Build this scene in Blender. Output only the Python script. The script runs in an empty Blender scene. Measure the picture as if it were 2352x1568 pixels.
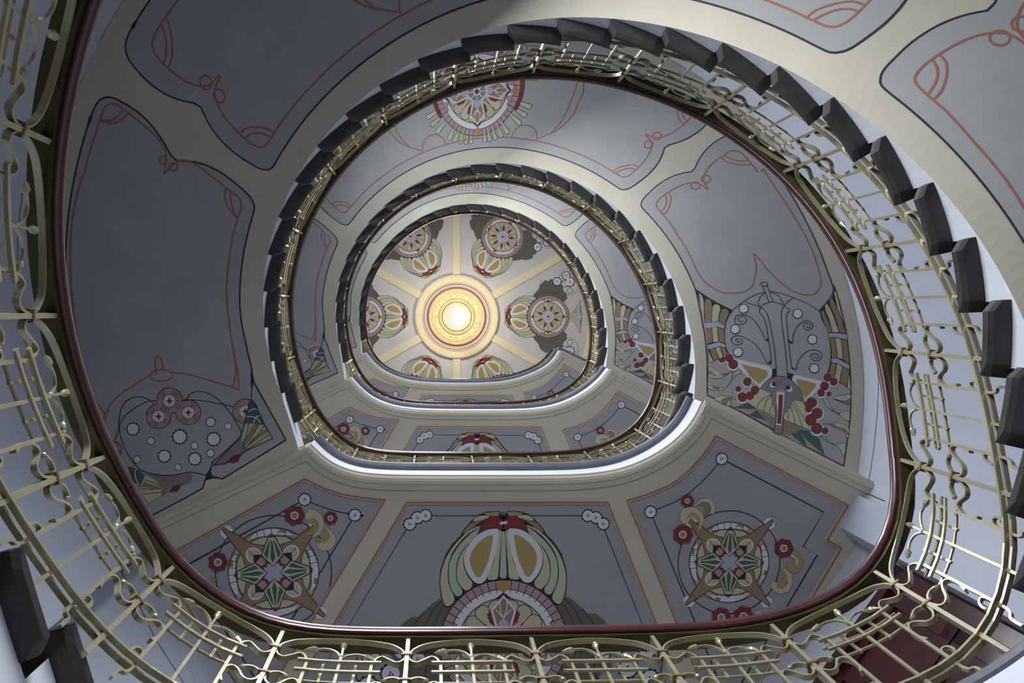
import bpy, bmesh, math, random
import numpy as np
from mathutils import Vector, Matrix
from mathutils.geometry import delaunay_2d_cdt
random.seed(7)
PI=math.pi
# ------------------------------------------------------------------ camera
# image 2352x1568, focal length 2450 px; zenith sits at pixel (1000,710)
# world: x to the right of the picture, y towards its lower edge, z straight up; camera at the origin
FPX=2450.; CX,CY=1176.,784.; VPX,VPY=1000.,710.
_w=np.array([(VPX-CX)/FPX,(VPY-CY)/FPX,1.]);_w/=np.linalg.norm(_w)
_e1=np.array([1.,0,0])-_w*_w[0];_e1/=np.linalg.norm(_e1);_e2=np.cross(_w,_e1)
def unproj(p,z):
    d=np.array([(p[0]-CX)/FPX,(p[1]-CY)/FPX,1.])
    c=np.array([d@_e1,d@_e2,d@_w]); return np.array([c[0]*z/c[2],c[1]*z/c[2]])
def proj(P):
    c=_e1*P[0]+_e2*P[1]+_w*P[2]
    return np.array([CX+FPX*c[0]/c[2],CY+FPX*c[1]/c[2]])
# ------------------------------------------------------------------ the stair: storey heights, step counts
FL=[-1.8,2.8,7.45,12.05,16.4]      # floor of ground, landings one to four
NS=[28,28,27,27]                   # risers per flight
ZC=20.9                            # ceiling
SW=1.33                            # stair width
T2=[(2326,689),(2242,549),(2145,421),(2035,313),(1923,226),(1795,152),(1664,98),(1534,61),(1408,43),(1287,40),(1170,52),(1062,82),(962,135),(873,194),(795,258),(729,329),(677,413),(639,494),(615,581),(602,665),(606,750),(620,828),(643,902),(681,967)]
T3=[(1571,968),(1586,908),(1592,839),(1586,771),(1564,705),(1543,642),(1511,582),(1471,529),(1424,483),(1373,445),(1317,414),(1258,392),(1201,378),(1142,373),(1083,376),(1027,390),(974.5,411),(927,437),(884,471),(847,508),(816,550),(792,598),(777,645),(770,693),(771,740),(777,786),(792,831)]
T4=[(1373,885),(1387,843),(1393,800),(1393,755),(1383,709),(1369,666),(1351,627),(1328,591),(1300,557),(1268,529),(1231,507),(1191,488),(1152,475),(1112,468),(1073,467.6),(1034.5,471),(995,485),(960.5,502),(927,524),(899,550),(875,578.5),(853,610),(837,645),(828,679),(824,712.5),(825,745),(832,781)]
def smooth(P,n):
    P=np.array(P,float)
    for _ in range(n):
        Q=P.copy();Q[1:-1]=(P[:-2]+2*P[1:-1]+P[2:])/4;P=Q
    return P
def rise(k): return (FL[k+1]-FL[k])/NS[k]
def plan(T,k,off): return [unproj(t,FL[k]+(j+off)*rise(k)-.05) for j,t in enumerate(T)]
P3=plan(T3,2,0);P4=plan(T4,3,0)
P2=[p-np.array([.03,0]) for p in P3[:4]]+plan(T2,1,4)
def ext(P):
    P=smooth(P,3);return np.vstack([2*P[0]-P[1],P,2*P[-1]-P[-2],3*P[-1]-2*P[-2]])
PL=[None,ext(P2),ext(P3),ext(P4)];
def cr(P,t):
    n=len(P);i=min(max(int(math.floor(t)),0),n-2);f=t-i
    p1,p2=P[i],P[i+1];p0=P[i-1] if i>0 else 2*p1-p2;p3=P[i+2] if i+2<n else 2*p2-p1
    return .5*((2*p1)+(-p0+p2)*f+(2*p0-5*p1+4*p2-p3)*f*f+(-p0+3*p1-3*p2+p3)*f**3)
PL[0]=np.array([cr(PL[1],i+.5) for i in range(len(PL[1]))])
def C(k,s): return cr(PL[k],s+1)
def Nrm(k,s):
    t=C(k,s+.3)-C(k,s-.3);t/=np.linalg.norm(t);return np.array([-t[1],t[0]])
def zs(k,s):
    z=FL[k]+s*rise(k)-.06-.035*min(1,max(0,1-s/8.));e=FL[k+1]-.342;d=z-e          # eases into the underside of the landing above
    return e-.05*math.log1p(math.exp(-d/.05)) if abs(d)<1 else min(z,e)
def S(k,s,w):
    p=C(k,s)+w*Nrm(k,s);return np.array([p[0],p[1],zs(k,s)])
_cache={}
def inv(k,px,guess=None):
    if guess is None:
        if k not in _cache:
            _cache[k]=[(proj(S(k,s,w)),s,w) for s in np.arange(-.5,28.1,.5) for w in np.arange(0,1.6,.2)]
        g=min(_cache[k],key=lambda a:(a[0][0]-px[0])**2+(a[0][1]-px[1])**2);s,w=g[1],g[2]
    else: s,w=guess
    for _ in range(12):
        p=proj(S(k,s,w));e=np.array(px)-p
        if e@e<4e-3: break
        J=np.column_stack([(proj(S(k,s+.01,w))-p)/.01,(proj(S(k,s,w+.01))-p)/.01])
        d=np.linalg.solve(J,e);s+=max(-2,min(2,d[0]));w+=max(-.4,min(.4,d[1]))
    return s,w
# the three painted panels of a flight keep their step numbers from flight to flight, shifted a little
CAN=[-2,1.13,4.5,7.8,8.3,19.82,20.34,26.5,29]
KMAP={0:[-2,1.2,4.6,7.85,8.37,20.29,20.91,27.46,30],1:[-2,1.2,4.6,7.85,8.37,20.29,20.91,27.46,30],2:CAN,3:[-2,1.28,4.59,8.11,8.54,19.93,20.43,26.44,29]}
# ------------------------------------------------------------------ materials
MATS={}
def mat(name,col,rough=.6,metal=0.,noise=0.,nscale=6.,bump=0.,emit=None,es=0.,coat=0.,spec=None):
    m=bpy.data.materials.new(name);m.use_nodes=True;nt=m.node_tree;b=nt.nodes['Principled BSDF']
    b.inputs['Base Color'].default_value=(*col,1);b.inputs['Roughness'].default_value=rough;b.inputs['Metallic'].default_value=metal
    if coat: b.inputs['Coat Weight'].default_value=coat;b.inputs['Coat Roughness'].default_value=.12
    if spec is not None: b.inputs['Specular IOR Level'].default_value=spec
    if noise or bump:
        tc=nt.nodes.new('ShaderNodeTexCoord');n=nt.nodes.new('ShaderNodeTexNoise')
        n.inputs['Scale'].default_value=nscale;n.inputs['Detail'].default_value=5;nt.links.new(tc.outputs['Object'],n.inputs['Vector'])
        if noise:
            r=nt.nodes.new('ShaderNodeValToRGB');r.color_ramp.elements[0].position=.3;r.color_ramp.elements[1].position=.7
            r.color_ramp.elements[0].color=(*[c*(1-noise) for c in col],1);r.color_ramp.elements[1].color=(*[min(1,c*(1+noise)) for c in col],1)
            nt.links.new(n.outputs['Fac'],r.inputs['Fac']);nt.links.new(r.outputs['Color'],b.inputs['Base Color'])
        if bump:
            n2=nt.nodes.new('ShaderNodeTexNoise');n2.inputs['Scale'].default_value=nscale*12;nt.links.new(tc.outputs['Object'],n2.inputs['Vector'])
            bp=nt.nodes.new('ShaderNodeBump');bp.inputs['Strength'].default_value=bump;bp.inputs['Distance'].default_value=.01
            nt.links.new(n2.outputs['Fac'],bp.inputs['Height']);nt.links.new(bp.outputs['Normal'],b.inputs['Normal'])
    if emit: b.inputs['Emission Color'].default_value=(*emit,1);b.inputs['Emission Strength'].default_value=es
    MATS[name]=m;return m
mat('plaster_cream',(.51,.465,.365),.75,noise=.05,nscale=3,bump=.05)
mat('plaster_white',(.50,.53,.61),.7,noise=.03,nscale=2,bump=.05)
mat('fascia_white',(.70,.72,.78),.6)
mat('stone_tread',(.045,.040,.039),.6,noise=.35,nscale=9,bump=.1)
mat('stone_nosing',(.13,.13,.16),.45,noise=.15,nscale=9)
mat('brass_paint',(.43,.385,.245),.28,metal=.42,noise=.12,nscale=14)
mat('bronze_bar',(.095,.085,.038),.3,metal=.55,noise=.2,nscale=10)
mat('collar_brown',(.22,.13,.06),.4,metal=.3)
mat('mahogany',(.060,.008,.011),.3,coat=.3,noise=.3,nscale=12)
mat('door_red',(.045,.005,.006),.3,coat=.3,noise=.25,nscale=9)
mat('floor_stone',(.35,.33,.30),.5,noise=.15,nscale=3)
mat('moulding_rust',(.30,.12,.06),.55)
mat('moulding_tan',(.46,.33,.20),.6)
mat('moulding_gold',(.62,.49,.26),.5,noise=.12,nscale=10)
mat('ceiling_cream',(.74,.64,.42),.7)
mat('ceiling_panel',(.48,.46,.45),.75,noise=.03)
PAL=dict(A=('paint_grey',(.345,.346,.338),.75),K=('paint_black',(.016,.018,.028),.7),R=('paint_red',(.35,.12,.085),.7),
 W=('paint_white',(.62,.61,.64),.7),Y=('paint_straw',(.47,.455,.28),.7),G=('paint_celadon',(.37,.45,.33),.7),T=('paint_tan',(.27,.175,.095),.7),
 O=('paint_ochre',(.38,.26,.095),.7),D=('paint_claret',(.17,.024,.026),.7),P=('paint_pink',(.39,.255,.245),.7),E=('paint_green',(.045,.10,.085),.7),
 V=('paint_umber',(.115,.110,.085),.7),N=('paint_orange',(.45,.19,.05),.7),L=('paint_lilac',(.36,.38,.46),.7),B=('paint_beige',(.47,.40,.27),.7),
 M=('paint_taupe',(.20,.185,.19),.7),H=('paint_deepgrey',(.315,.308,.318),.75),F=('ceiling_grey',(.56,.54,.52),.75))
for c,(n,col,r) in PAL.items(): mat(n,col,r,noise=.05 if c in'AHF' else .0,nscale=4)
# ------------------------------------------------------------------ objects
COL=bpy.context.scene.collection
def tag(o,label=None,cat=None,group=None,kind=None):
    if label:o['label']=label
    if cat:o['category']=cat
    if group:o['group']=group
    if kind:o['kind']=kind
    return o
def empty(name,loc=(0,0,0)):
    o=bpy.data.objects.new(name,None);COL.objects.link(o);o.location=loc;return o
class MB:
    """vertex / face collector for one mesh object"""
    def __init__(s): s.v=[];s.f=[];s.m=[];s.mats=[]
    def mi(s,m):
        if m not in s.mats:s.mats.append(m)
        return s.mats.index(m)
    def add(s,v,f,m):
        o=len(s.v);i=s.mi(m);s.v+= [tuple(map(float,p)) for p in v]
        for q in f: s.f.append([o+a for a in q]);s.m.append(i)
    def build(s,name,parent=None,smooth=False,fix=True):
        me=bpy.data.meshes.new(name);me.from_pydata(s.v,[],s.f)
        for m in s.mats: me.materials.append(MATS[m])
        me.polygons.foreach_set('material_index',s.m)
        if smooth: me.polygons.foreach_set('use_smooth',[True]*len(s.f))
        me.update()
        if fix:
            bm=bmesh.new();bm.from_mesh(me);bmesh.ops.recalc_face_normals(bm,faces=bm.faces);bm.to_mesh(me);bm.free()
        o=bpy.data.objects.new(name,me);COL.objects.link(o)
        if parent:
            o.parent=parent
            if parent.location.length>0: o.matrix_parent_inverse=Matrix.Translation(-Vector(parent.location)) if parent.parent is None else Matrix()
        return o
    def grid(s,rows,m,closed=False):
        """rows of equal length -> quads"""
        n=len(rows[0]);v=[p for r in rows for p in r];f=[]
        for a in range(len(rows)-1):
            for b in range(n if closed else n-1):
                c=(b+1)%n;f.append([a*n+b,a*n+c,(a+1)*n+c,(a+1)*n+b])
        s.add(v,f,m)
    def sweep(s,path,sides,prof,m,caps=True,closed=False):
        """profile points (a,b) placed at path[i]+a*side[i]+b*up[i]"""
        rows=[[path[i]+a*sides[i][0]+b*sides[i][1] for a,b in prof] for i in range(len(path))]
        if closed: rows.append(rows[0])
        s.grid(rows,m,closed=True);n=len(prof)
        if caps and not closed:
            s.add(rows[0],[list(range(n))],m);s.add(rows[-1],[list(range(n))[::-1]],m)
    def bar(s,path,wdirs,wd,th,m):
        """flat bar: wd along wdirs[i], th in the plane of the path"""
        n=len(path);path=[np.array(p,float) for p in path];sd=[]
        for i in range(n):
            t=path[min(i+1,n-1)]-path[max(i-1,0)];t/=max(1e-9,np.linalg.norm(t));u=np.array(wdirs[i],float);u-=t*(u@t);u/=max(1e-9,np.linalg.norm(u))
            sd.append((u,np.cross(t,u)))
        a,b=wd/2,th/2;s.sweep(path,sd,[(-a,-b),(a,-b),(a,b),(-a,b)],m)
    def ball(s,c,r,m,n=8,sq=(1,1,1)):
        rows=[]
        for i in range(n//2+1):
            th=PI*i/(n//2);rows.append([np.array(c)+r*np.array([math.sin(th)*math.cos(2*PI*j/n)*sq[0],math.sin(th)*math.sin(2*PI*j/n)*sq[1],math.cos(th)*sq[2]]) for j in range(n)])
        s.grid(rows,m,closed=True)
    def box(s,c,ax,ay,az,m):
        c,ax,ay,az=[np.array(q,float) for q in(c,ax,ay,az)]
        v=[c+i*ax+j*ay+k*az for k in(-1,1) for j in(-1,1) for i in(-1,1)]
        s.add(v,[[0,2,3,1],[4,5,7,6],[0,1,5,4],[2,6,7,3],[0,4,6,2],[1,3,7,5]],m)
def catm(P,n=6,closed=False):
    P=[np.array(p,float) for p in P];out=[];N=len(P)
    if N<3: return P
    for i in range(N if closed else N-1):
        g=lambda j:P[j%N] if closed else P[min(max(j,0),N-1)]
        p0,p1,p2,p3=g(i-1),g(i),g(i+1),g(i+2)
        for a in range(n):
            f=a/n;out.append(.5*((2*p1)+(-p0+p2)*f+(2*p0-5*p1+4*p2-p3)*f*f+(-p0+3*p1-3*p2+p3)*f**3))
    if not closed: out.append(P[-1])
    return out
def pts(t,x0=0,y0=0,sc=1):
    a=[float(q) for q in t.replace(',',' ').split()]
    return [(x0+a[i]/sc,y0+a[i+1]/sc) for i in range(0,len(a),2)]
# ------------------------------------------------------------------ painted decoration
class Surf: pass
class Flat(Surf):
    """horizontal painted surface seen from below"""
    def __init__(s,z): s.z=z;s.step=None
    def at(s,p,h): return np.array([p[0],p[1],s.z-h])
    def nrm(s,p): return np.array([0,0,-1.])
    def met(s,p): return p
class Soff(Surf):
    """underside of flight k; canonical coordinates (step, distance from the well)"""
    def __init__(s,k): s.k=k;s.step=.12
    def sk(s,a): return float(np.interp(a,CAN,KMAP[s.k]))
    def nrm(s,p):
        a=s.sk(p[0]);A=S(s.k,a+.05,p[1])-S(s.k,a-.05,p[1]);B=S(s.k,a,p[1]+.02)-S(s.k,a,p[1]-.02)
        n=np.cross(A,B);n/=np.linalg.norm(n);return n if n[2]<0 else -n
    def at(s,p,h): return S(s.k,s.sk(p[0]),p[1])+h*s.nrm(p)
    def met(s,p): return (p[0]*.32,p[1])
LAY=.0010
def dens(P,closed,d):
    out=[];N=len(P)
    for i in range(N if closed else N-1):
        a=np.array(P[i],float);b=np.array(P[(i+1)%N],float);n=max(1,int(math.ceil(np.linalg.norm(b-a)/d)))
        for j in range(n): out.append(a+(b-a)*j/n)
    if not closed: out.append(np.array(P[-1],float))
    return out
def paint(surf,ops,mb,base=1):
    """ops: ('f',colour,pts) filled, ('l',colour,width,pts,closed) stroked; later ops lie on top"""
    lay=base
    eps=0
    for op in ops:
        if op[0]=='L': lay=base+op[1];eps=0;continue
        if op[0]=='+': lay+=op[1];continue
        eps+=1;h=lay*LAY+eps*(2e-5 if surf.step is None else 1e-5)
        if op[0]=='f':
            P=[np.array(p,float) for p in op[2]]
            if surf.step: 
                Q=[np.array(surf.met(p)) for p in P];Q=dens(Q,True,.08);
            else: Q=P
            V=[Vector((q[0],q[1])) for q in Q];n=len(V);extra=[]
            if surf.step:
                xs=[q[0] for q in Q];ys=[q[1] for q in Q]
                if (max(xs)-min(xs))>.12 or (max(ys)-min(ys))>.12:
                    extra=[Vector((x,y)) for x in np.arange(min(xs)+.04,max(xs),.08) for y in np.arange(min(ys)+.04,max(ys),.08)]
            r=delaunay_2d_cdt(V+extra,[],[list(range(n))],1,1e-6)
            vv=[(v[0]/.32,v[1]) if surf.step else (v[0],v[1]) for v in r[0]]
            used=sorted({i for f in r[2] for i in f});mp={a:b for b,a in enumerate(used)}
            mb.add([surf.at(vv[i],h) for i in used],[[mp[i] for i in f] for f in r[2]],PAL[op[1]][0])
        else:
            _,c,w,P,closed=op
            P=[np.array(p,float) for p in P]
            if surf.step:
                Q=dens([np.array(surf.met(p)) for p in P],closed,.06);P=[(q[0]/.32,q[1]) for q in Q]
            X=[surf.at(p,h) for p in P];N=len(X)
            if N<2: continue
            if closed: X.append(X[0]);P=list(P)+[P[0]];N+=1
            L=[];Rr=[]
            for i in range(N):
                if closed and i in(0,N-1): t=X[1]-X[N-2]
                else: t=X[min(i+1,N-1)]-X[max(i-1,0)]
                nr=surf.nrm(P[i]);sd=np.cross(t,nr);sd/=max(1e-9,np.linalg.norm(sd));k=1.
                if 0<i<N-1:
                    a=X[i]-X[i-1];b=X[i+1]-X[i];cs=(a@b)/max(1e-12,np.linalg.norm(a)*np.linalg.norm(b));k=1/max(.45,math.sqrt(max(0,(1+cs)/2)))
                L.append(X[i]+sd*w/2*k);Rr.append(X[i]-sd*w/2*k)
            mb.grid([L,Rr],PAL[c][0])
    return mb
def circ(x,y,r,n=20,ry=None,a0=0): return [(x+r*math.cos(a0+2*PI*i/n),y+(ry or r)*math.sin(a0+2*PI*i/n)) for i in range(n)]
def gear(x,y,r,center=False):
    """white disc with a ring of black spikes"""
    sp=[]
    for i in range(24):
        a=2*PI*i/24;q=r*(1.32 if i%2==0 else 1.1);sp.append((x+q*math.cos(a),y+q*math.sin(a)))
    o=[('f','K',sp),('+',1),('f','W',circ(x,y,r,18))]
    if center: o+=[('+',1)]+[('f','D',circ(x+r*.2*math.cos(a),y+r*.2*math.sin(a),r*.13,7)) for a in(0.3,2.4,4.5)]+[('+',-1)]
    return o+[('+',-1)]
def rosette(x,y,r):
    """claret flower with a pale eye"""
    P=[(x+r*(1+.07*math.cos(7*a))*math.cos(a),y+r*(1+.07*math.cos(7*a))*math.sin(a)) for a in np.arange(0,2*PI,PI/24)]
    return [('f','D',P),('+',1),('f','W',circ(x,y,r*.42,14)),('+',1),('f','P',circ(x,y,r*.30,12)),('l','K',r*.05,circ(x,y,r*.18,8),True),('+',-2)]
def xf(ops,f,sc=1.):
    out=[]
    for o in ops:
        if o[0] in 'L+': out.append(o)
        elif o[0]=='f': out.append(('f',o[1],[f(p) for p in o[2]]))
        else: out.append(('l',o[1],o[2]*sc,[f(p) for p in o[3]],o[4]))
    return out
mat('paint_lilac_pale',(.50,.45,.48),.7)
mat('lamp_glass',(.30,.28,.27),.4)
mat('lamp_glow',(1,1,1),.4,emit=(1,.84,.62),es=48)
mat('window_glow',(.8,.85,.9),.3,emit=(.85,.92,1.0),es=.4)
EXPO=0.
RWIN=[(15.6,2.7,4.7,120,26),(15.2,7.2,9.2,88,28),(19.5,8.0,9.9,50,12),(15.2,11.8,13.8,95,26),(19.5,12.4,14.4,70,8),(16,16.5,18.8,125,5)]
LWIN=[]
# ------------------------------------------------------------------ decoration: shapes
def fl(c,t,cr_=0):
    P=pts(t);return ('f',c,catm(P,4,True) if cr_ else P)
def ln(c,w,t,cr_=1,closed=False):
    P=pts(t);return ('l',c,w,catm(P,4,closed) if cr_ and len(P)>2 else P,closed)
def spiral(x,y,r,turns,a0,d=1):
    n=int(turns*14);return [(x+r*(1-i/n*.85)*math.cos(a0+d*2*PI*turns*i/n),y+r*(1-i/n*.85)*math.sin(a0+d*2*PI*turns*i/n)) for i in range(n+1)]
def scaled(P,sx,sy,k):return [(k*(x-sx),k*(y-sy)) for x,y in P]
# --- the long-tongued head under its shield (crop scale 5.88 from 1590,640 ; lower half 6.031 from 1600,820)
HA=[('L',1),
fl('K','45,150 300,310 545,430 500,480 445,630 433,800 455,950 520,1060 420,1060 220,1140 212,950 190,720 150,480'),
fl('K','1890,240 1720,430 1740,540 1800,650 1850,800 1875,950 1870,1100 1850,1220 1820,1300 2145,1510 2130,1150 2080,700 2000,350 1920,90 1905,180'),
('L',2)]
for c,t in (('Y','90,200 130,230 150,300 158,560 120,380'),('T','170,300 200,275 245,290 265,350 255,590 175,600 162,400'),('Y','275,380 310,345 360,360 378,410 360,480 345,575 262,590 268,450'),
 ('T','390,430 420,405 470,420 495,465 460,540 438,628 355,580 370,500'),('L','175,602 350,582 435,637 428,680 340,650 185,675'),('T','190,682 255,667 268,760 278,860 205,880'),('Y','265,662 335,657 340,750 353,850 285,860 274,750'),
 ('T','345,662 425,690 430,790 433,880 365,850 350,750'),('L','215,897 355,857 436,890 443,935 370,915 215,955'),('Y','220,975 250,1060 283,1110 225,1135'),('T','235,955 298,942 323,1000 355,1090 292,1108 257,1030'),
 ('Y','310,937 375,927 388,990 412,1055 367,1085 332,1000'),('T','385,927 440,945 480,1020 425,1050 402,990'),
 ('Y','1910,170 1940,190 2000,420 2050,600 1960,400'),('T','1850,270 1880,255 1920,330 1990,480 2070,740 1987,725 1932,520 1862,370'),('Y','1790,360 1820,340 1868,420 1928,580 1978,725 1892,720 1852,560 1797,430'),
 ('T','1735,450 1770,430 1798,500 1848,610 1883,720 1832,740 1782,600'),('L','1835,745 1900,732 2078,752 2088,825 1920,790 1847,800'),('T','1850,807 1915,802 1940,920 1953,1070 1882,1070 1877,930'),
 ('Y','1925,802 2000,817 2020,930 2028,1085 1962,1070 1950,930'),('T','2007,820 2085,837 2105,1000 2118,1150 2037,1100 2032,940'),('L','1877,1077 1955,1077 2118,1165 2118,1230 1945,1140 1877,1130'),
 ('T','1877,1142 1945,1147 1930,1250 1908,1345 1837,1300'),('Y','1955,1152 2023,1190 2000,1290 1983,1395 1917,1350 1940,1250'),('T','2030,1192 2113,1240 2108,1350 2078,1460 1992,1395 2010,1290'),('Y','2118,1300 2138,1500 2092,1470')):
    HA.append(fl(c,t))
HA+=[('L',1),ln('K',9,'545,430 620,360 720,290 850,220 985,180'),ln('K',9,'1045,165 1200,200 1370,260 1560,340 1715,440'),ln('K',9,'545,430 480,520 440,650 432,800 450,930 530,1065'),
 ln('K',9,'1715,440 1770,560 1830,720 1870,950 1860,1150 1820,1290 1755,1385'),ln('K',11,'545,430 300,310 50,150'),ln('K',11,'1715,430 1830,300 1895,190 1905,80'),
 ('l','K',9,circ(970,72,50,16,28),True),ln('K',9,'948,100 1035,320',0),ln('K',9,'1010,92 1085,310',0),
 ln('K',9,'985,185 915,250 890,330 905,380'),ln('K',9,'1050,180 1150,220 1210,300 1240,355'),ln('K',9,'900,400 960,350 1040,320 1110,318 1200,345 1260,380 1320,430'),
 ln('K',9,'720,300 740,325 900,375'),ln('K',9,'1370,265 1300,300 1245,360 1210,430 1200,500'),
 ln('K',9,'900,455 960,520 1000,640 1030,840 1055,1000 1065,1150'),ln('K',9,'900,455 930,390 990,440 1030,530 1070,720 1100,900 1120,1050 1130,1200 1135,1320'),
 ln('K',9,'1200,500 1210,620 1235,800 1255,950 1275,1150 1285,1330'),ln('K',9,'1320,435 1280,470 1272,550 1285,700 1295,830 1325,1080 1340,1190'),
 ln('K',9,'1030,840 990,835 975,800 920,690 850,580 760,510 660,490 600,500 570,560 580,600 640,620 700,605 732,570 715,530 660,510 620,535 620,565 655,580 685,570'),
 ln('K',9,'1060,1155 1010,1140 970,1070 910,960 830,870 700,795 610,772 550,785 525,830 540,870 600,895 660,880 678,845 640,815 600,815 585,840 615,855 640,845'),
 ln('K',9,'1355,870 1360,780 1390,690 1440,620 1510,575 1570,572 1620,610 1620,660 1570,695 1520,680 1500,640 1520,605 1560,600 1590,630 1580,660 1550,660 1540,640'),
 ln('K',9,'1400,1235 1420,1140 1480,1040 1560,980 1640,963 1720,985 1748,1040 1720,1095 1660,1108 1610,1080 1600,1035 1640,1010 1690,1020 1705,1050 1680,1075 1650,1065 1640,1040'),
 fl('K','1297,820 1358,872 1312,875'),fl('K','1330,1180 1405,1238 1345,1220'),fl('K','1030,790 1032,842 985,838'),fl('K','1062,1100 1070,1160 1010,1142'),
 fl('K','1075,1218 1137,1215 1137,1320 1075,1335'),fl('K','1288,1268 1375,1290 1345,1330 1345,1400 1285,1345'),
 fl('W','530,1070 640,1095 1030,1185 1080,1225 1075,1300 920,1480 730,1310 600,1180'),('L',2),fl('O','660,1155 980,1230 1020,1265 1010,1320 900,1420 780,1320'),('L',1)]
for g in ((692,408),(578,684),(615,993),(1422,475),(1620,822),(1645,1212)): HA+=gear(*g,56)
HB=[('L',1),fl('E','500,700 700,640 860,730 840,745 720,810 600,740'),fl('E','720,810 850,750 960,880 800,830'),fl('E','1300,1070 1430,1000 1600,1030 1700,1140 1780,1370 1500,1240'),
 fl('T','870,730 1090,820 1075,1010 960,940'),fl('T','1185,870 1440,980 1400,1050 1300,1060 1270,1120 1165,1080'),
 fl('P','1030,1010 1075,1055 1170,1080 1180,1110 1160,1130 1040,1070'),('L',2),
 fl('P','510,705 640,720 840,725 720,805'),fl('P','720,815 950,880 1020,945 960,940'),fl('P','1430,1010 1500,1130 1780,1370 1530,1240'),fl('P','1210,960 1250,1060 1510,1250 1270,1120'),
 fl('M','920,780 1050,830 1030,940 960,900'),fl('M','1230,930 1380,990 1290,1040 1240,1010'),
 fl('W','1320,290 1350,245 1740,335 1680,450 1600,540 1480,635 1400,480 1330,360'),('L',3),fl('O','1385,300 1650,370 1650,400 1505,570 1420,440 1375,330'),('L',1)]
for x,y,r in ((350,40,52),(450,20,62),(505,110,72),(700,350,65),(575,450,45),(810,470,68),(735,545,65),(630,565,72),(1810,290,62),(1895,350,60),(1770,410,66),(1720,505,58),(1830,520,40),(1590,640,80),(1530,705,82),(1665,790,82),(1580,880,86),(1660,1000,84),(1775,1030,52)):
    HB+=[('f','W',circ(x,y,r*1.16,18)),('+',.3),('f','D',circ(x,y-r*.12,r*.95,18)),('+',-.2)]
HB+=[('L',3),fl('Y','880,440 990,460 1050,510 1030,540 1060,680 1090,820 1080,840 830,730 700,630 800,560'),fl('Y','1290,600 1350,600 1450,630 1490,650 1540,830 1600,1030 1360,930 1200,860 1210,790 1280,690'),
 ('L',4),fl('M','880,440 960,340 1080,275 1180,270 1280,300 1380,390 1450,500 1490,640 1460,615 1400,590 1310,630 1290,690 1210,790 1195,850 1190,960 1165,1070 1065,1050 1090,930 1100,820 1080,720 1050,650 1030,540 1040,515 950,470'),
 ln('K',8,'880,440 960,340 1080,275 1180,270 1280,300 1380,390 1450,500 1490,640'),ln('K',6,'1310,630 1290,690 1210,790 1195,850 1190,960 1165,1070 1065,1050 1090,930 1100,820 1080,720 1050,650 1030,540'),
 ('L',5),fl('W','1105,475 1215,480 1205,640 1190,760 1165,955 1095,945 1115,740 1098,600'),('L',6),fl('D','1132,525 1190,525 1180,740 1160,930 1108,925 1122,740'),fl('P','1145,432 1185,435 1210,490 1120,485'),
 ('f','W',circ(1045,395,38,14)),('f','W',circ(1280,448,42,14)),('f','K',circ(1065,380,28,14)),('f','K',circ(1262,428,30,14)),('L',4)]
for t in ('1040,515 900,590 830,700','1040,520 960,620 920,760','1050,640 1010,740 1015,800','1320,600 1440,780 1600,1025','1310,640 1400,790 1460,980','1290,690 1340,800 1355,930','1250,740 1270,880','700,640 860,730 1090,820','1190,860 1400,950 1600,1030'): HB.append(ln('K',6,t))
HB.append(('L',1))
for c,t in (('Y','170,140 250,160 350,230 440,225 330,290 170,280'),('T','170,195 300,235 420,238 300,262 175,245'),('Y','165,330 250,410 390,435 330,460 165,440'),('T','165,390 320,437 250,440'),('Y','240,580 340,540 480,550 560,575 470,600 450,680'),
 ('T','340,610 430,560 500,565 430,610 400,655'),('Y','490,310 510,220 600,190 620,215 540,250'),('Y','1890,570 2000,530 2125,520 2125,600 2050,610'),('T','1890,575 2030,620 2125,575 2125,650 2050,645'),('Y','1740,565 1790,560 1860,700 1900,760 1820,700'),
 ('Y','1940,780 2020,765 2115,750 2115,880 2080,880 1960,790'),('T','1960,785 2050,800 2115,800 2110,850'),('Y','1820,930 1950,910 2100,980 2100,1120 2020,1030 1900,960'),('T','1840,935 1960,940 2095,1040 2095,1080 2000,1000'),
 ('Y','1700,1090 1760,1110 1830,1170 1900,1210 1780,1160'),('Y','1930,1220 2060,1200 2040,1380 1990,1280')):
    HB.append(fl(c,t,1));HB.append(('l','K',5,catm(pts(t),4,True),True))
for t in ('440,225 500,200 480,330 400,430','560,575 600,590 650,640','1860,700 1950,780','1740,565 1820,700 1960,790','1820,930 1740,920','1700,1090 1830,1170 1930,1220'): HB.append(ln('K',6,t))
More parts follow.
